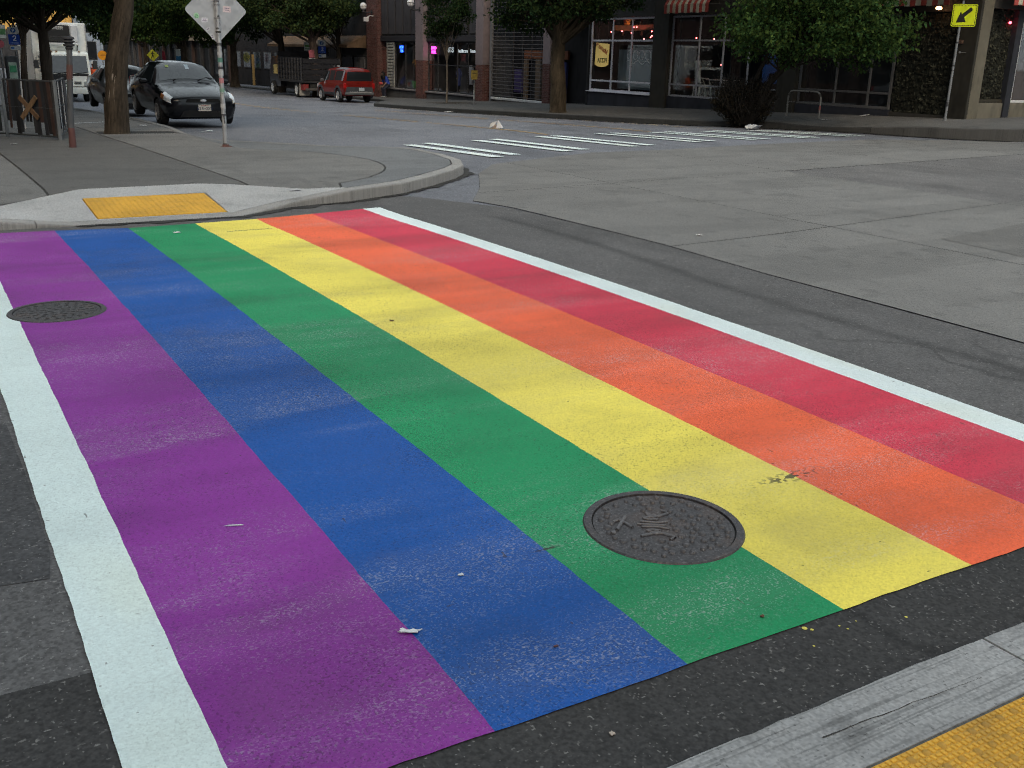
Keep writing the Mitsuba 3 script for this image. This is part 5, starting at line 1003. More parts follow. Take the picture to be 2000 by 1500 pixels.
# brown twiggy shrub round its foot
k = thing('twiggy_shrub', 'dark brown twiggy shrub round the foot of the leaning tree', 'shrub'); r8 = np.random.default_rng(8); tw = MB()
for i in range(420):
    a = r8.uniform(0, 2*math.pi); b = np.array([20.35+.18*math.cos(a), 21.75+.25*math.sin(a), .08]); d = np.array([.75*math.cos(a)*r8.uniform(.2, 1), .95*math.sin(a)*r8.uniform(.2, 1), r8.uniform(.5, 1.35)])
    mid = b+d*.5+r8.normal(size=3)*.07; e = b+d+r8.normal(size=3)*.08; tw.tube([b, mid, e], [.011, .008, .003], 4, False)
put('twigs', tw, 'm_gen', (.026, .021, .018), 1, parent=k, kind='stuff')
cl = blob((20.35, 21.75, .72), .72, .95, .62, 60, .26, 9); me, vc = leaves([c[:3] for c in cl], [c[3] for c in cl], 9000, .07, (.026, .024, .019), 19)
put('foliage', me, 'm_leaf', parent=k, vcol=vc, kind='stuff')
# ---------------------------------------------------------------- signs, posts, fence, people, litter
def rrect(w, h, r, n=5):
    return Polygon([(-w/2+r, -h/2+r), (w/2-r, -h/2+r), (w/2-r, h/2-r), (-w/2+r, h/2-r)]).buffer(r, quad_segs=n) if r > 0 else sbox(-w/2, -h/2, w/2, h/2)
def facing(ax, ay):
    """Rotation whose local z looks along (ax, ay): local x to the viewer's right, local y up."""
    n = np.array([ax, ay, 0.0]); n /= np.linalg.norm(n); x = np.cross([0, 0, 1.0], n); return np.column_stack([x, [0, 0, 1.0], n])
def on(c, R, p, d=0.0): return tuple(np.asarray(c, float)+R@np.array([p[0], p[1], d]))
FS = facing(0, -1)
# pole with the diamond sign seen from behind
k = thing('sign_pole', 'tall grey pole covered in stickers beside the black sedan', 'pole')
put('pole', MB().cyl((4.63, 17.2, .10), (4.615, 17.2, 3.1), .038, .036, 20), 'm_metal', (.50, .51, .53), 1, parent=k, smooth=40)
put('base', MB().lathe([(.0, .03), (.05, .03), (.058, .0), (.10, -.004), (.10, -.02)][::-1], (4.63, 17.2, .155), 18), 'm_gen', (.12, .055, .045), 1, parent=k, label='rusty red foot of the pole')
for z, h, c in ((1.52, .07, (.10, .24, .20)), (1.62, .05, (.5, .5, .52)), (1.20, .08, (.50, .22, .24)), (1.05, .06, (.22, .38, .30)), (.80, .07, (.55, .55, .56)), (1.40, .04, (.05, .05, .06)), (1.95, .03, (.06, .06, .06)), (2.42, .05, (.12, .12, .13)), (.66, .03, (.08, .08, .09)), (1.32, .07, (.52, .54, .57))):
    put('sticker', MB().lathe([(.0388, -h/2), (.0392, -h/2), (.0392, h/2), (.0388, h/2)], (4.63-.005*(z-.1), 17.2, z), 20), 'm_gen', c, 1, parent=k)
for z in (2.16, 2.36): put('clamp', MB().lathe([(.040, -.012), (.046, -.008), (.046, .008), (.040, .012)], (4.62, 17.2, z), 20), 'm_metal', (.30, .30, .31), parent=k)
k = thing('diamond_sign', 'grey back of a diamond shaped sign with small stickers on the pole', 'sign')
dia = affinity.rotate(rrect(.715, .715, .055), 45, origin=(0, 0)); dc = (4.615, 17.245, 2.275)
put('plate', MB().prism(dia, .003, on(dc, FS, (0, 0)), FS), 'm_metal', (.52, .53, .55), 0, parent=k, label='bare grey metal back of the sign')
put('front', MB().prism(affinity.scale(dia, .995, .995), .0015, on(dc, FS, (0, 0), -.002), FS), 'm_gen', (.75, .55, .03), parent=k)
put('rib', MB().box((4.598, 17.238, 1.80), (4.632, 17.2415, 2.75)), 'm_metal', (.36, .36, .38), 1, parent=k)
for (x, z, w, h, a, c) in ((4.79, 2.30, .125, .09, -.05, (.62, .52, .54)), (4.425, 2.125, .10, .07, .03, (.60, .60, .66)), (4.47, 1.99, .07, .045, .2, (.58, .58, .62)), (4.535, 1.88, .045, .09, .35, (.60, .62, .66))):
    R2 = FS@rot(a); s = put('sticker', MB().prism(rrect(w, h, .006), .0012, (x, 17.2415, z), R2), 'm_gen', c, 0, parent=k)
    for i in range(2): put('print', MB().prism(rrect(w*.6, h*.13, .002), .0008, (x, 17.2402, z+h*(.18-.34*i)), R2), 'm_gen', (.20, .16, .26), parent=s)
s = put('sticker', MB().prism(Point(0, 0).buffer(.042, quad_segs=8), .0012, (4.30, 17.2415, 2.185), FS), 'm_gen', (.34, .58, .38), parent=k)
put('print', MB().prism([(-.02, .012), (.022, .016), (.02, -.004), (-.012, -.004), (-.01, -.02), (.024, -.018), (.024, -.03), (-.024, -.03), (-.024, .002), (.006, .004), (.006, .009), (-.02, .006)], .0008, (4.30, 17.2402, 2.185), FS), 'm_gen', (.10, .32, .14), parent=s)
# old post with the ribbed head
k = thing('iron_post', 'leaning old iron post with a ribbed head beside the tree guard', 'post')
put('pole', MB().tube([(2.32, 17.56, .45), (2.35, 17.56, .9), (2.385, 17.56, 1.3), (2.41, 17.56, 1.63)], [.046, .044, .043, .042], 18), 'm_gen', (.085, .09, .10), 1, parent=k, smooth=40)
put('foot', MB().tube([(2.315, 17.56, .12), (2.32, 17.56, .3), (2.32, 17.56, .452)], [.054, .05, .0475], 18), 'm_gen', (.13, .06, .058), 1, parent=k, smooth=40, label='reddish painted foot of the post')
put('upper_sleeve', MB().tube([(2.372, 17.56, 1.18), (2.392, 17.56, 1.40)], .0455, 18), 'm_gen', (.12, .06, .055), 1, parent=k, smooth=40)
put('head', MB().lathe([(.044, 0), (.06, .03), (.05, .05), (.085, .065), (.085, .085), (.06, .09), (.06, .105), (.092, .115), (.092, .135), (.062, .14), (.062, .155), (.09, .16), (.085, .185), (.05, .20), (0, .205)], (2.412, 17.56, 1.615), 20), 'm_gen', (.035, .036, .042), 1, parent=k, smooth=30)
# metal tree guard with strips and a wooden cross
g = thing('tree_guard', 'low metal fence hung with dark strips at the left edge of the near pavement', 'fence')
PA, PB, PC, PD = np.array([1.60, 19.95]), np.array([2.32, 19.0]), np.array([2.74, 21.1]), np.array([.55, 20.6])
def gp(a, b, t_, z): q_ = a+(b-a)*t_; return (q_[0], q_[1], z+.0)
for a, z1, c in ((PA, 1.26, (.17, .19, .21)), (PB, 1.12, (.16, .175, .19)), (PC, 1.06, (.12, .12, .13)), (PD, 1.10, (.10, .10, .11))): put('post', MB().box((a[0]-.028, a[1]-.028, .08), (a[0]+.028, a[1]+.028, z1), .006), 'm_gen', c, 1, parent=g)
for a, b in ((PA, PB), (PB, PC), (PA, PD)):
    for z in (.20, .66, 1.10): put('rail', MB().tube([gp(a, b, .03, z), gp(a, b, .97, z)], .016 if z != .66 else .009, 6), 'm_gen', (.06, .065, .07), 1, parent=g)
r9 = np.random.default_rng(9)
for a, b, n in ((PA, PB, 15), (PB, PC, 11), (PA, PD, 8)):
    d = (b-a)/np.linalg.norm(b-a); ang = math.atan2(d[1], d[0])
    for i in range(n):
        t_ = (i+.7)/(n+.4); wv = r9.choice([.03, .05, .075, .09]); z0 = r9.choice([.21, .24, .30, .42]); cc = r9.choice(8)
        col = [(.02, .02, .022), (.03, .028, .028), (.012, .012, .015), (.045, .045, .05), (.07, .075, .085), (.02, .018, .02), (.06, .035, .03), (.028, .03, .036)][cc]
        if (i, n) in ((5, 15), (8, 11), (3, 11)): wv, col, z0 = .022, (.58, .58, .60), .30
        q_ = gp(a, b, t_, 0); put('strip', MB().obox((q_[0], q_[1], (z0+1.12)/2), (wv, .012, 1.12-z0), rot(ang)@rot(r9.normal()*.03, 'y'), .002), 'm_gen', col, 1, parent=g)
k = thing('wooden_cross', 'two brown wooden planks tied as a cross on the dark fence', 'cross'); d = (PB-PA)/np.linalg.norm(PB-PA); ang = math.atan2(d[1], d[0]); cq = gp(PA, PB, .52, .66)
for i, a in enumerate((.72, -.78)): put('plank', MB().obox((cq[0]-.045-.02*i*0, cq[1]-.035-.028*i, cq[2]), (.52, .022, .085), rot(ang)@rot(a, 'y'), .004), 'm_gen', (.20, .125, .07) if i else (.16, .095, .055), 1, parent=k)
# parking signs
def pole(k, x, y, z0, z1, r_=.028, c=(.30, .31, .32)): put('pole', MB().cyl((x, y, z0), (x, y, z1), r_, n=12), 'm_metal', c, 1, parent=k, smooth=40)
def pad2(label, c0, w, y, zs, zg):
    k = thing('parking_sign', label, 'sign'); x = c0; R = FS
    pole(k, x+.02, y+.05, zg, zs[0]+.05)
    h = zs[0]-zs[1]; a = put('plate', MB().prism(rrect(w*.95, h*.97, .02), .006, (x, y, (zs[0]+zs[1])/2), R), 'm_gen', (.58, .58, .55), parent=k, label='white plate with a blue parking disc')
    cz = (zs[0]+zs[1])/2; put('disc', MB().prism(Point(0, 0).buffer(h*.36), .004, (x, y-.006, cz), R), 'm_gen', (.03, .10, .30), parent=a); put('lettering', MB().add(text('P', h*.42, (x, y-.010, cz-h*.21), R, .003, True, center=True)), 'm_gen', (.70, .72, .74), parent=a)
    h = zs[2]-zs[3]; cz = (zs[2]+zs[3])/2; a = put('plate', MB().prism(rrect(w, h, .02), .006, (x+.01, y, cz), R), 'm_gen', (.012, .055, .34), parent=k, label='blue plate with a white figure two')
    put('lettering', MB().add(text('2', h*.50, (x+.01, y-.006, cz-h*.12), R, .003, True, center=True)), 'm_gen', (.70, .73, .78), parent=a); put('small_print', MB().prism(rrect(w*.72, h*.07, 0), .003, (x+.01, y-.006, cz-h*.32), R), 'm_gen', (.25, .35, .55), parent=a)
    h = zs[4]-zs[5]; cz = (zs[4]+zs[5])/2; a = put('plate', MB().prism(rrect(w*.95, h, .015), .006, (x+.02, y, cz), R), 'm_gen', (.55, .56, .56), parent=k); put('print', MB().prism(rrect(w*.28, h*.6, 0), .003, (x+.02-w*.26, y-.006, cz), R), 'm_gen', (.08, .18, .42), parent=a)
pad2('blue and white parking sign stack at the left edge, left of the thin brown trunk', 3.17, .30, 33.7, (2.13, 1.94, 1.925, 1.645, 1.61, 1.50), -.3)
pad2('blue and white parking sign stack before the straight grey brown trunk', 22.55, .50, 61.0, (2.33, 1.99, 1.975, 1.58, 1.53, 1.34), -.9)
k = thing('notice_sign', 'white and green notice sign at the very left edge of the picture', 'sign'); pole(k, 2.62, 31.6, -.2, 2.2)
a = put('plate', MB().prism(rrect(.34, .34, .02), .006, (2.62, 31.55, 1.98), FS), 'm_gen', (.55, .57, .53), parent=k); put('band', MB().prism(rrect(.33, .15, 0), .003, (2.62, 31.544, 1.97), FS), 'm_gen', (.10, .24, .10), parent=a)
put('round_sticker', MB().prism(Point(0, 0).buffer(.10), .006, (2.62, 31.55, 1.66), FS), 'm_gen', (.42, .10, .12), parent=k)
k = thing('pay_station', 'dark pay station post with a green and white front behind the fence', 'pay station')
put('body', MB().box((2.66, 31.1, -.2), (2.98, 31.4, 1.36), .03), 'm_gen', (.05, .055, .06), 1, parent=k); put('front', MB().box((2.72, 31.085, .55), (2.92, 31.099, 1.2), .004), 'm_gen', (.36, .46, .38), 1, parent=k); put('screen', MB().box((2.74, 31.07, .95), (2.90, 31.084, 1.12)), 'm_gen', (.06, .28, .14), parent=k)
k = thing('notice_sign', 'white notice with a green band left of the straight grey brown trunk', 'sign'); pole(k, 21.76, 61.4, -.9, 2.25)
a = put('plate', MB().prism(rrect(.34, .52, .02), .006, (21.74, 61.34, 1.95), FS), 'm_gen', (.60, .62, .60), parent=k)
for z, h in ((1.97, .11), (1.84, .05)): put('band', MB().prism(rrect(.26, h, 0), .003, (21.74, 61.334, z), FS), 'm_gen', (.12, .32, .08), parent=a)
k = thing('red_poster', 'faded red poster taped to the straight trunk above the stake truck', 'poster'); put('', MB().prism(rrect(.32, .42, .01), .004, (20.93, 58.30, 1.54), FS@rot(.06)), 'm_gen', (.36, .10, .13), 1, key=k)
k = thing('white_paper', 'white paper sheet taped below the red poster on the trunk', 'paper'); put('', MB().prism([(-.22, -.10), (.24, -.12), (.20, .10), (-.17, .12)], .004, (20.93, 58.29, 1.19), FS), 'm_gen', (.55, .57, .60), 1, key=k)
# small yellow sign by the shutter
k = thing('small_yellow_sign', 'small dull yellow sign on a thin post before the pillar left of the shutter', 'sign'); pole(k, 21.66, 40.03, -.45, .82, .022, (.28, .29, .31))
a = put('plate', MB().prism(rrect(.28, .38, .02), .006, (21.65, 40.0, .90), facing(-.5, -.85)), 'm_gen', (.28, .19, .035), 1, parent=k); put('print', MB().prism(rrect(.18, .05, 0), .002, on((21.65, 40.0, .96), facing(-.5, -.85), (0, 0), .006), facing(-.5, -.85)), 'm_gen', (.10, .07, .02), parent=a)
put('sleeve', MB().cyl((21.66, 40.03, -.12), (21.66, 40.03, .28), .034, .026, 10), 'm_gen', (.34, .36, .36), 1, parent=k)
# bent tube bicycle rack
k = thing('bicycle_rack', 'bent steel tube bicycle rack on the far pavement beside the shrub', 'bicycle rack')
P0, P1 = np.array([23.27, 23.05]), np.array([22.87, 21.38]); pts = []
for t_, z in [(0, .1), (0, .72)]+[(.13*(1-math.cos(a)), .72+.22*math.sin(a)) for a in np.linspace(.2, 1.4, 6)]+[(.2, .945), (.8, .955)]+[(1-.13*(1-math.cos(a)), .73+.22*math.sin(a)) for a in np.linspace(1.4, .2, 6)]+[(1, .73), (1, .1)]:
    q_ = P0+(P1-P0)*t_; pts.append((q_[0], q_[1], z))
put('tube', MB().tube(pts, .026, 12), 'm_metal', (.34, .32, .29), 1, parent=k, smooth=50)
put('lower_rail', MB().tube([(*(P0+(P1-P0)*.01), .62), (*(P0+(P1-P0)*.99), .62)], .012, 8), 'm_metal', (.24, .23, .22), 1, parent=k)
for p_ in (P0, P1): put('foot_plate', MB().lathe([(0, .012), (.06, .012), (.062, 0)][::-1], (p_[0], p_[1], float(far_top(*p_))+.002), 14), 'm_metal', (.2, .2, .2), parent=k)
put('sticker', MB().lathe([(.0275, -.06), (.0275, .06)], (P1[0], P1[1], .52), 12), 'm_gen', (.42, .12, .11), parent=k)
# crossing signs on the right pole
NR = facing(-.80, -.60); rb = np.array([24.535, 18.42])
k = thing('crossing_sign_pole', 'slim steel pole carrying the yellow arrow sign', 'pole')
put('pole', MB().cyl((rb[0], rb[1], .12), (rb[0]-.02, rb[1]-.03, 4.2), .034, .032, 14), 'm_metal', (.34, .35, .36), 1, parent=k, smooth=40)
put('base_plate', MB().box((rb[0]-.13, rb[1]-.13, .14), (rb[0]+.13, rb[1]+.13, .165), .004), 'm_metal', (.30, .30, .31), 1, parent=k)
put('band', MB().lathe([(.035, -.07), (.040, -.06), (.040, .06), (.035, .07)], (rb[0], rb[1], .78), 14), 'm_gen', (.05, .05, .055), parent=k)
put('sleeve', MB().lathe([(.035, -.1), (.046, -.1), (.046, .1), (.035, .1)], (rb[0], rb[1], .32), 14), 'm_metal', (.36, .37, .38), 1, parent=k)
YG = (.74, .86, .012)
k = thing('arrow_sign', 'bright yellow green square sign with a black arrow pointing down left', 'sign')
sc = np.array([rb[0]-.015, rb[1]-.02, 3.035])+NR@np.array([.075, 0, .045])
put('plate', MB().prism(rrect(.60, .56, .045), .004, tuple(sc), NR), 'm_gen', YG, parent=k)
put('border', MB().prism(rrect(.565, .525, .04).difference(rrect(.535, .495, .035)), .004, on(sc, NR, (0, 0), .003), NR), 'm_gen', (.012, .012, .012), parent=k)
ar = Polygon([(-.175, -.165), (-.085, .085), (-.055, .02), (.13, .19), (.185, .13), (-.01, -.06), (.07, -.155)]); ar = Polygon([(-.18, -.18), (-.095, .10), (-.062, .025), (.135, .205), (.195, .135), (.0, -.045), (.055, -.165)])
put('arrow', MB().prism(ar, .005, on(sc, NR, (0, 0), .003), NR), 'm_gen', (.014, .013, .012), parent=k)
k = thing('pedestrian_sign', 'yellow green diamond sign above the arrow sign, only its lower tip in view', 'sign')
dc2 = np.array([rb[0]-.018, rb[1]-.025, 3.40+.54])+NR@np.array([.035, 0, .045]); put('plate', MB().prism(affinity.rotate(rrect(.76, .76, .05), 45, origin=(0, 0)), .004, tuple(dc2), NR), 'm_gen', YG, parent=k)
put('border', MB().prism(affinity.rotate(rrect(.72, .72, .045).difference(rrect(.70, .70, .04)), 45, origin=(0, 0)), .0015, on(dc2, NR, (0, 0), .004), NR), 'm_gen', (.012, .012, .012), parent=k)
def walker(s): return [Point(.02*s, .34*s).buffer(.055*s), Polygon([(-.06*s, .27*s), (.05*s, .27*s), (.17*s, .10*s), (.13*s, .08*s), (.05*s, .17*s), (.05*s, .02*s), (.15*s, -.30*s), (.08*s, -.32*s), (0, -.05*s), (-.12*s, -.32*s), (-.19*s, -.29*s), (-.06*s, .02*s), (-.06*s, .16*s), (-.14*s, .06*s), (-.18*s, .09*s)])]
m = MB(); [m.prism(q_, .0015, on(dc2, NR, (0, 0), .004), NR) for q_ in walker(.8)]; put('walking_figure', m, 'm_gen', (.012, .012, .012), parent=k)
k = thing('pedestrian_sign', 'yellow diamond sign with a black walking figure far down the street behind the black sedan', 'sign')
pole(k, 21.4, 103.1, -1.6, 1.6, .04, (.25, .25, .26)); dc3 = (21.4, 103.0, .93); put('plate', MB().prism(affinity.rotate(rrect(.80, .80, .05), 45, origin=(0, 0)), .006, dc3, FS), 'm_gen', (.50, .48, .03), parent=k, emit=None)
m = MB(); [m.prism(q_, .004, on(dc3, FS, (0, 0), .006), FS) for q_ in walker(1.0)]; put('walking_figure', m, 'm_gen', (.012, .012, .012), parent=k)
k = thing('works_sign', 'orange round roadworks sign beyond the grey sedan', 'sign'); pole(k, 13.35, 81.3, -1.2, 1.2, .03); put('plate', MB().prism(Point(0, 0).buffer(.33, quad_segs=8), .01, (13.35, 81.2, 1.0), FS), 'm_gen', (.78, .32, .02), parent=k); put('print', MB().prism(rrect(.3, .1, 0), .006, (13.35, 81.19, 1.0), FS), 'm_gen', (.55, .2, .02), parent=k)
k = thing('shop_banner', 'narrow white blue and green banner on a post far behind the black sedan', 'banner'); pole(k, 22.0, 96.6, -1.5, 1.75)
for i, (z0, z1, c) in enumerate(((.95, 1.55, (.55, .62, .62)), (.45, .95, (.04, .22, .46)), (-.45, .45, (.14, .40, .20)))): put('panel', MB().box((22.06, 96.55, z0), (22.46, 96.58, z1-.004)), 'm_gen', c, 1, parent=k)
k = thing('red_flag', 'small red flag sign far behind the black sedan', 'flag'); pole(k, 21.2, 97.4, -1.4, 1.2); put('cloth', MB().prism([(0, .55), (.22, .4), (.26, -.2), (.05, -.4), (-.05, 0)], .02, (21.05, 97.3, .85), FS), 'm_gen', (.42, .05, .08), parent=k)

# people
def body(bones, J, grow=0.0, keep=None, edge=.03, it=8):
    M = m3.Manifold()
    for a, b in bones:
        if keep and (a, b) not in keep: continue
        pa, ra = J[a]; pb, rb_ = J[b]
        s = [m3.Manifold.sphere(r_+grow, 14).translate([float(x) for x in p_]) for p_, r_ in ((pa, ra), (pb, rb_))]; M = M+m3.Manifold.batch_hull(s)
    q_ = M.refine_to_length(edge).to_mesh(); t_ = trimesh.Trimesh(q_.vert_properties[:, :3], q_.tri_verts, process=True); trimesh.smoothing.filter_taubin(t_, iterations=it); return t_
TORSO = [('hip', 'waist'), ('waist', 'chest'), ('chest', 'neckb'), ('hipl', 'hipr'), ('hipl', 'waist'), ('hipr', 'waist'), ('shl', 'shr'), ('shl', 'chest'), ('shr', 'chest'), ('shl', 'waist'), ('shr', 'waist')]
ARMS = [('shl', 'ell'), ('ell', 'wrl'), ('shr', 'elr'), ('elr', 'wrr')]; UP = [('shl', 'ell'), ('shr', 'elr')]
LEGS = [('hipl', 'knl'), ('knl', 'anl'), ('hipr', 'knr'), ('knr', 'anr'), ('hipl', 'hipr'), ('hip', 'hipl'), ('hip', 'hipr')]
HEAD = [('neckb', 'neckt'), ('neckt', 'skull'), ('skull', 'brow'), ('chin', 'brow'), ('chin', 'neckt'), ('brow', 'nose')]
def person(label, P_, O, yaw, skin, shirt, legs, hair, shoe, hairlong=False, sleeves=UP, vest=None):
    k = thing('person', label, 'person'); R = rot(yaw); T3 = lambda v: np.asarray(v, float)@R.T+np.asarray(O, float)
    J = {n: (T3(v[:3]), v[3]) for n, v in P_.items()}
    hd = T3(P_['skull'][:3])
    bones = TORSO+ARMS+LEGS+HEAD
    for s in 'lr':
        w, e = np.array(P_['wr'+s][:3]), np.array(P_['el'+s][:3]); d = (w-e)/np.linalg.norm(w-e); sd = np.cross(d, [1, 0, 0.001]); sd /= np.linalg.norm(sd); fn = np.cross(sd, d)
        J['pm'+s] = (T3(w+d*.075), .026); bones = bones+[('wr'+s, 'pm'+s)]
        for i, (off, ln) in enumerate(((-.026, .062), (-.009, .075), (.009, .07), (.026, .055))):
            a, b, c = w+d*.08+sd*off, w+d*(.08+ln*.55)+sd*off*1.1+fn*.006, w+d*(.08+ln)+sd*off*1.15+fn*.022
            for n, q_, r_ in (('a', a, .0095), ('b', b, .0088), ('c', c, .0075)): J[f'f{s}{i}{n}'] = (T3(q_), r_)
            bones = bones+[(f'f{s}{i}a', f'f{s}{i}b'), (f'f{s}{i}b', f'f{s}{i}c'), ('pm'+s, f'f{s}{i}a')]
        J['t1'+s] = (T3(w+d*.03+sd*.034), .011); J['t2'+s] = (T3(w+d*.075+sd*.058+fn*.012), .009); bones = bones+[('wr'+s, 't1'+s), ('t1'+s, 't2'+s)]
    put('body', body(bones, J, 0, None, .022, 6), 'm_gen', skin, parent=k, smooth=True)
    kk = TORSO+list(sleeves); put('shirt', body(kk, J, .014), 'm_gen', shirt, 1, parent=k, smooth=True)
    if vest: put('vest', body(TORSO, J, .024), 'm_gen', vest, parent=k, smooth=True)
    put('trousers', body(LEGS, J, .016), 'm_gen', legs, 1, parent=k, smooth=True)
    for s in 'lr':
        a = np.array(P_['an'+s][:3]); f = np.array(P_['toe'+s][:3]); M = m3.Manifold.batch_hull([m3.Manifold.sphere(.045, 14).translate(T3(a+[0, -.0, -.045]).tolist()), m3.Manifold.sphere(.036, 14).translate(T3(f).tolist()), m3.Manifold.sphere(.042, 14).translate(T3(a+(a-f)*.25*np.array([1, 1, 0])+[0, 0, -.05]).tolist())]); put('shoe', M, 'm_gen', shoe, 1, parent=k, smooth=40)
    hp = [(T3(np.array(P_['skull'][:3])+[0, -.012, .03]), .105)]; hm = MB().sphere(hp[0][0], (.098, .11, .10), 2)
    if hairlong:
        for i in range(26):
            a = i*2*math.pi/26; 
            if -2.2 < ((a+math.pi) % (2*math.pi))-math.pi-math.pi/2 < 2.2 and abs(((a-math.pi/2+math.pi) % (2*math.pi))-math.pi) < .8: continue
            b = np.array(P_['skull'][:3]); c = np.array([math.cos(a)*.095, math.sin(a)*.10, 0]); hm.tube([T3(b+c*.7+[0, 0, .06]), T3(b+c*1.08+[0, 0, -.05]), T3(b+c*1.2+[0, -.01, -.22]), T3(b+c*1.0+[0, -.01, -.34])], [.03, .034, .03, .012], 7)
    put('hair', hm, 'm_gen', hair, 1, parent=k, smooth=True)
    fc = np.array(P_['brow'][:3])
    for sx in (-1, 1): put('eye', MB().sphere(T3(fc+[sx*.032, .055, -.018]), .012, 1), 'm_gen', (.05, .04, .04), parent=k)
    return k
def joints(h=1.0):
    q_ = dict(hip=(0, 0, .95, .115), hipl=(-.09, 0, .92, .10), hipr=(.09, 0, .92, .10), waist=(0, 0, 1.10, .115), chest=(0, 0, 1.30, .13), neckb=(0, 0, 1.46, .06), neckt=(0, .01, 1.53, .052), shl=(-.17, 0, 1.41, .06), shr=(.17, 0, 1.41, .06),
        skull=(0, 0, 1.64, .088), brow=(0, .035, 1.64, .066), chin=(0, .05, 1.555, .035), nose=(0, .10, 1.615, .014), ell=(-.23, -.02, 1.13, .042), wrl=(-.24, .05, .90, .030), elr=(.23, -.02, 1.13, .042), wrr=(.24, .05, .90, .030),
        knl=(-.10, .02, .50, .062), anl=(-.10, 0, .10, .042), knr=(.10, .02, .50, .062), anr=(.10, 0, .10, .042), toel=(-.11, .17, .038, 0), toer=(.11, .17, .038, 0))
    return {a: (b[0]*h, b[1]*h, b[2]*h, b[3]*h) for a, b in q_.items()}
# leaning on the window ledge, bent forward: local +y is where the person faces (towards -X in the world)
J1 = joints(.96); mv = lambda n, *v: J1.__setitem__(n, (*v, J1[n][3]))
mv('hip', 0, -.10, .74); mv('hipl', -.09, -.08, .72); mv('hipr', .09, -.08, .72); mv('waist', 0, -.06, .90); mv('chest', 0, .08, 1.07); mv('neckb', 0, .19, 1.19); mv('neckt', 0, .235, 1.25); mv('shl', -.17, .14, 1.15); mv('shr', .17, .14, 1.15)
mv('skull', 0, .26, 1.36); mv('brow', 0, .30, 1.355); mv('chin', 0, .315, 1.27); mv('nose', 0, .37, 1.33); mv('ell', -.22, .16, .87); mv('wrl', -.19, .34, .70); mv('elr', .22, .10, .87); mv('wrr', .20, .24, .66)
mv('knl', -.11, .26, .50); mv('anl', -.11, .20, .10); mv('knr', .11, .24, .50); mv('anr', .11, .16, .10); mv('toel', -.12, .37, .038); mv('toer', .12, .33, .038)
person('dark haired person in a blue shirt and jeans leaning against the brick wall ledge', J1, (25.33, 57.75, float(far_top(25.2, 57.75))), math.pi/2+.25, (.30, .19, .14), (.025, .06, .34), (.022, .025, .045), (.008, .007, .007), (.30, .30, .30), True)
k = thing('red_bag', 'small red bag held in the lap of the person in the blue shirt', 'bag'); put('', MB().obox((24.93, 57.72, float(far_top(25.2, 57.75))+.80), (.16, .24, .16), rot(.3), .04), 'm_gen', (.36, .05, .05), 1, key=k, smooth=40)
J2 = joints(1.0); person('road worker in an orange vest standing beside the white truck', J2, (8.05, 51.6, float(gz(8.05, 51.6))), math.pi-.1, (.34, .22, .17), (.40, .10, .03), (.03, .03, .04), (.02, .015, .01), (.04, .04, .04), False, UP, vest=(.85, .13, .04))
k = thing('hard_hat', 'white hard hat on the road worker', 'hat'); put('', MB().lathe([(.155, 0), (.15, .012), (.118, .02), (.108, .08), (.06, .125), (0, .135)], (8.05, 51.59, float(gz(8.05, 51.6))+1.665), 18), 'm_gen', (.7, .7, .68), key=k, smooth=40)
J3 = joints(1.0); J1 = J3; mv('knl', -.08, -.12, .50); mv('anl', -.09, -.36, .18); mv('toel', -.09, -.24, .06); mv('knr', .10, .22, .50); mv('anr', .10, .34, .10); mv('toer', .10, .50, .038); mv('wrl', -.22, .20, .95); mv('wrr', .22, -.12, .93)
person('person in orange trousers walking in at the right edge, one foot in view', J3, (28.95, 18.42, .155+.25), math.pi/2, (.4, .27, .2), (.2, .22, .25), (.62, .22, .03), (.03, .02, .02), (.62, .62, .66), False)

# manhole covers
def ringsheet(c, r0, r1, z0, z1=None, n=64):
    a = np.arange(n)*2*math.pi/n; z1 = z0 if z1 is None else z1; g = lambda r_: gz(c[0]+r_*np.cos(a), c[1]+r_*np.sin(a))
    v = np.vstack([np.column_stack([c[0]+r_*np.cos(a), c[1]+r_*np.sin(a), g(r_)+z]) for r_, z in ((r0, z0), (r1, z1))]); f = [[i, i+n, (i+1) % n+n, (i+1) % n] for i in range(n)]
    return v, np.array(f)
def disc(c, r_, z, holes=()):
    p_ = Point(*c).buffer(r_, quad_segs=20)
    for h in holes: p_ = p_.difference(h)
    return sheet(p_, z, .05, None, .012)
def cover(label, c, ro, ri, ang): 
    k = thing('manhole_cover', label, 'manhole cover'); m = MB().raw(*ringsheet(c, ri+.004, ro-.006, .016)).raw(*ringsheet(c, ro-.006, ro+.002, .016, .006)).raw(*ringsheet(c, ri+.003, ri+.004, -.004, .016))
    put('frame', m, 'm_iron', parent=k, uv=(0, 0), smooth=20); return k
c1 = (2.285, 2.672); k = cover('round rusty iron cover with raised marks on the green and yellow stripes', c1, .306, .268, 0)
put('lid', MB().add(disc(c1, .266, .010)), 'm_iron', parent=k, uv=(0, 0)); g1 = lambda x, y: float(gz(x, y))+.010
put('gap', MB().raw(*ringsheet(c1, .262, .275, .0065)), 'm_gen', (.008, .008, .008), parent=k)
def L1(u, v): a = -.54; return (c1[0]+u*math.cos(a)-v*math.sin(a), c1[1]+u*math.sin(a)+v*math.cos(a))
rc = np.random.default_rng(4)
pts = []
for i in range(900):
    u, v = rc.uniform(-.25, .25, 2)
    if u*u+v*v > .245**2 or (-.19 < u < .03 and abs(v) < .12) or any((u-a)**2+(v-b)**2 < .034**2 for a, b in pts): continue
    pts.append((u, v)); x, y = L1(u, v); r_ = rc.uniform(.008, .014); put('stud', MB().lathe([(r_*1.25, -.001), (r_, .006), (r_*.5, .0085), (0, .009)], (x, y, g1(x, y)), 9), 'm_iron', parent=k, uv=(.25, 0), smooth=True)
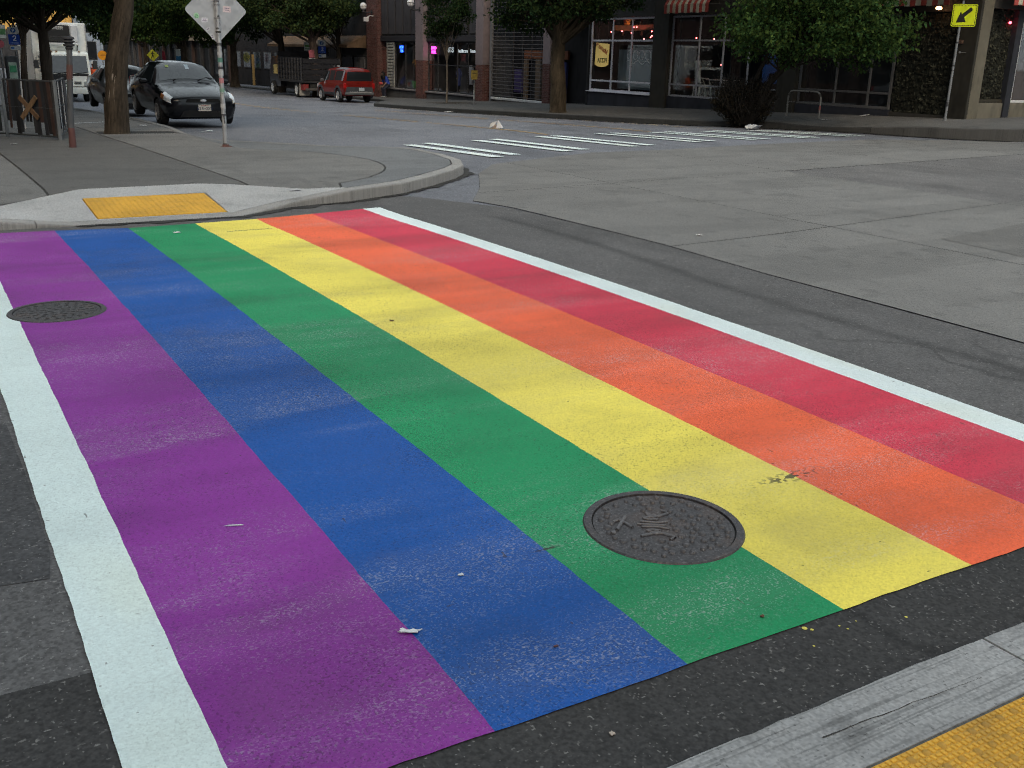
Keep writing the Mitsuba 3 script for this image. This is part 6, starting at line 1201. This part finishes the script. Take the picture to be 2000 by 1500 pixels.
def raise_line(pl, w=.006): put('raised_mark', MB().tube([(*L1(*p_), g1(*L1(*p_))+.002) for p_ in pl], w, 6), 'm_iron', parent=k, uv=(.7, 0), smooth=True)
raise_line([(-.18, -.055), (-.14, .06)], .008); raise_line([(-.19, .01), (-.165, .03), (-.14, .0), (-.12, -.03)], .007); raise_line([(-.205, -.085), (-.19, -.075)], .009)
for s in (-1, 1):
    raise_line([(-.075+.02*s, .11*s*.9), (-.05, .075*s), (-.01, .07*s), (.03, .10*s), (.01, .12*s)], .0065); raise_line([(-.07, .05*s), (-.045, .042*s), (-.015, .048*s), (-.02, .062*s), (-.05, .064*s), (-.07, .05*s)], .0055); raise_line([(-.03+.01*s, .052*s), (-.024, .056*s)], .008); raise_line([(-.085, .022*s), (-.02, .018*s), (.02, .03*s)], .0055)
raise_line([(-.10, .0), (.01, -.002)], .005)
c2 = (.720, 6.968); k = cover('round iron cover pierced with small holes on the purple stripe', c2, .30, .262, 0)
hs = []; ph = []
for rr_, n in ((.045, 5), (.10, 10), (.155, 15), (.21, 20)):
    for i in range(n): a = i*2*math.pi/n+rr_*7; ph.append((c2[0]+rr_*math.cos(a), c2[1]+rr_*math.sin(a))); hs.append(affinity.scale(Point(*ph[-1]).buffer(.013, quad_segs=3), 1.25, .9))
put('lid', MB().add(disc(c2, .260, .012, hs)), 'm_iron', parent=k, uv=(0, 0)); put('dark_shaft', MB().raw(*disc(c2, .262, .0112)), 'm_gen', (.004, .004, .004), parent=k)
for i, (x, y) in enumerate([(c2[0]+r_*math.cos(a), c2[1]+r_*math.sin(a)) for r_, n in ((.073, 8), (.128, 14), (.183, 22), (.236, 28)) for a in np.arange(n)*2*math.pi/n+r_*3]): put('stud', MB().lathe([(.0105, -.001), (.008, .004), (0, .0048)], (x, y, float(gz(x, y))+.012), 7), 'm_iron', parent=k, uv=(0, 0))

# litter
def scrap(name, label, cat, x, y, z, w, h, col, seed, crump=.35, group=None, a=0):
    r_ = np.random.default_rng(seed); k = thing(name, label, cat, group); n = 7; u, v = np.meshgrid(np.linspace(-.5, .5, n), np.linspace(-.5, .5, n), indexing='ij')
    zz = (meshkit.fbm(np.column_stack([u.ravel()*2.6+seed, v.ravel()*2.6, np.zeros(n*n)]), 3)-.25)*crump*min(w, h); zz = np.maximum(zz, 0)+.004
    ux = u.ravel()*w*(1+.18*r_.normal(size=n*n)); vy = v.ravel()*h*(1+.18*r_.normal(size=n*n)); ca, sa = math.cos(a), math.sin(a)
    V = np.column_stack([x+ux*ca-vy*sa, y+ux*sa+vy*ca, z+zz]); F = np.array([[i*n+j, (i+1)*n+j, (i+1)*n+j+1, i*n+j+1] for i in range(n-1) for j in range(n-1)]); m = n*n
    V2 = V.copy(); V2[:, 2] -= .0025; put('', (np.vstack([V, V2]), np.vstack([F, F[:, ::-1]+m])), 'm_gen', col, 0, key=k)
k = thing('paper_bag', 'crumpled white paper bag lying in the middle of the main street', 'bag'); o = np.array([13.2, 23.2, float(gz(13.2, 23.2))]); ex = np.array([.86, -.5, 0])
def tri3(p): return (np.array([o+.5*(ex*a+np.array([.2, .35, 0])*b+[0, 0, c]) for a, b, c in p]), np.array([[i, i+1, i+2] for i in range(0, len(p), 3)]))
put('flap', tri3([(.02, 0, .0), (.12, .0, .40), (.36, .1, .02), (.12, 0, .40), (.16, .35, .38), (.36, .1, .02), (.16, .35, .38), (.40, .5, .03), (.36, .1, .02)]), 'm_gen', (.74, .74, .76), parent=k)
put('flap', tri3([(-.34, 0, .01), (-.26, .05, .25), (-.12, .0, .10), (-.26, .05, .25), (.10, .1, .37), (-.12, 0, .10), (-.34, 0, .01), (-.30, .4, .1), (-.26, .05, .25), (-.3, .4, .1), (.1, .5, .3), (-.26, .05, .25), (-.26, .05, .25), (.1, .5, .3), (.1, .1, .37)]), 'm_gen', (.66, .64, .62), parent=k)
put('base', tri3([(-.30, .05, .008), (.30, .05, .008), (0, .5, .008), (-.2, .05, .008), (.0, .1, .2), (.2, .05, .008)]), 'm_gen', (.34, .25, .2), parent=k)
scrap('plastic_bag', 'white crumpled bag in the gutter beside the twiggy shrub', 'bag', 20.0, 21.0, float(gz(20, 21)), .42, .34, (.66, .68, .70), 3, .9)
g_ = lambda x, y: float(gz(x, y))
scrap('paper_scrap', 'twisted white paper scrap on the edge between the purple and blue stripes', 'litter', 1.128, 2.449, g_(1.128, 2.449)+.010, .060, .022, (.66, .68, .70), 4, .8, a=-.5)
scrap('paper_scrap', 'tiny white scrap on the blue stripe', 'litter', 1.429, 2.686, g_(1.4, 2.7)+.010, .018, .014, (.62, .65, .68), 5)
scrap('straw_bit', 'thin white straw bit on the purple stripe', 'litter', .859, 3.386, g_(.86, 3.39)+.010, .055, .006, (.66, .66, .70), 6, .2, a=-.35)
scrap('paper_scrap', 'tiny white scrap at the far end of the green stripe', 'litter', 2.133, 9.843, g_(2.1, 9.8)+.010, .06, .045, (.66, .70, .68), 7)
scrap('dry_leaf', 'small brown dry leaf on the yellow stripe', 'leaf', 2.574, 5.833, g_(2.57, 5.83)+.010, .03, .018, (.10, .05, .025), 8)
scrap('dry_leaf', 'small brown dry leaf on the green stripe near its lower end', 'leaf', 2.164, 1.966+.05, g_(2.16, 2.0)+.010, .014, .010, (.12, .06, .03), 9)
scrap('dry_leaf', 'small brown dry leaf on the blue stripe', 'leaf', 1.484, 2.179, g_(1.48, 2.18)+.010, .015, .008, (.10, .05, .06), 10)
scrap('paper_scrap', 'tiny white scrap on the road concrete beyond the crosswalk', 'litter', 6.82, 7.783, g_(6.8, 7.8)+.010, .07, .05, (.66, .66, .66), 11)
scrap('paper_scrap', 'tiny pale scrap on the black asphalt strip by the near kerb', 'litter', 1.397, 1.771, g_(1.4, 1.77)+.007, .012, .014, (.5, .42, .36), 12)
scrap('paper_scrap', 'pale blue white scrap on the road in front of the black sedan', 'litter', 5.858, 23.159, g_(5.86, 23.16)+.006, .20, .12, (.58, .64, .66), 13, .5)
scrap('paper_scrap', 'white scrap on the pavement right of the big trunk', 'litter', 4.45, 23.0, float(near_top(4.45, 23.0))+.004, .16, .10, (.62, .62, .62), 14)
scrap('paper_scrap', 'white scrap in the gutter below the small yellow sign', 'litter', 18.85, 36.9, g_(18.85, 36.9)+.006, .30, .16, (.62, .64, .66), 15, .6)
scrap('paper_scrap', 'white scrap at the foot of the bicycle rack', 'litter', 22.7, 21.0, float(far_top(22.7, 21.0))+.004, .26, .10, (.62, .62, .62), 16)
scrap('paper_scrap', 'white scrap on the pavement right of the bicycle rack', 'litter', 24.8, 21.4, float(far_top(24.8, 21.4))+.004, .26, .18, (.60, .60, .60), 17, .7)
scrap('paper_scrap', 'small white scrap on the pavement below the dark fence', 'litter', 1.537, 18.214, .155, .10, .06, (.62, .62, .62), 18)
scrap('paper_scrap', 'white scrap on the pavement beside the pale ramp', 'litter', 3.95, 11.75, float(near_top(3.95, 11.75))+.004, .13, .05, (.62, .63, .66), 19)
r6 = np.random.default_rng(66); dm = MB()
for i in range(150):
    y = r6.uniform(21, 44); x = 18.95-r6.exponential(.10)-.02; dm.obox((x, y, g_(x, y)+.008), (r6.uniform(.02, .07), r6.uniform(.02, .07), .012), rot(r6.uniform(0, 3)))
for i in range(60):
    x = r6.uniform(19.2, 21.5); y = 23.6-(x-19.6)*1.9; dm.obox((x-.12, y-.1, g_(x, y)+.008), (r6.uniform(.02, .08), r6.uniform(.02, .08), .014), rot(r6.uniform(0, 3)))
k = 'gutter_litter'; put('', dm, 'm_gen', (.30, .26, .22), key=k); labels[k] = {'label': 'leaf bits and crumbs along the far gutter', 'category': 'litter', 'kind': 'stuff'}
pc = MB()
for x, y, s in ((2.24, 1.907, .009), (2.255, 1.89, .006), (2.35, 1.865, .004), (2.36, 1.84, .004), (2.42, 1.86, .003), (2.585, 1.80, .005), (2.19, 1.82, .004)): pc.raw(*sheet(Point(x, y).buffer(s, quad_segs=3), .0075, .05))
put('paint_spatter', pc, 'm_gen', (.66, .56, .12), parent=cw, kind='stuff', label='small drops of yellow paint on the black asphalt')
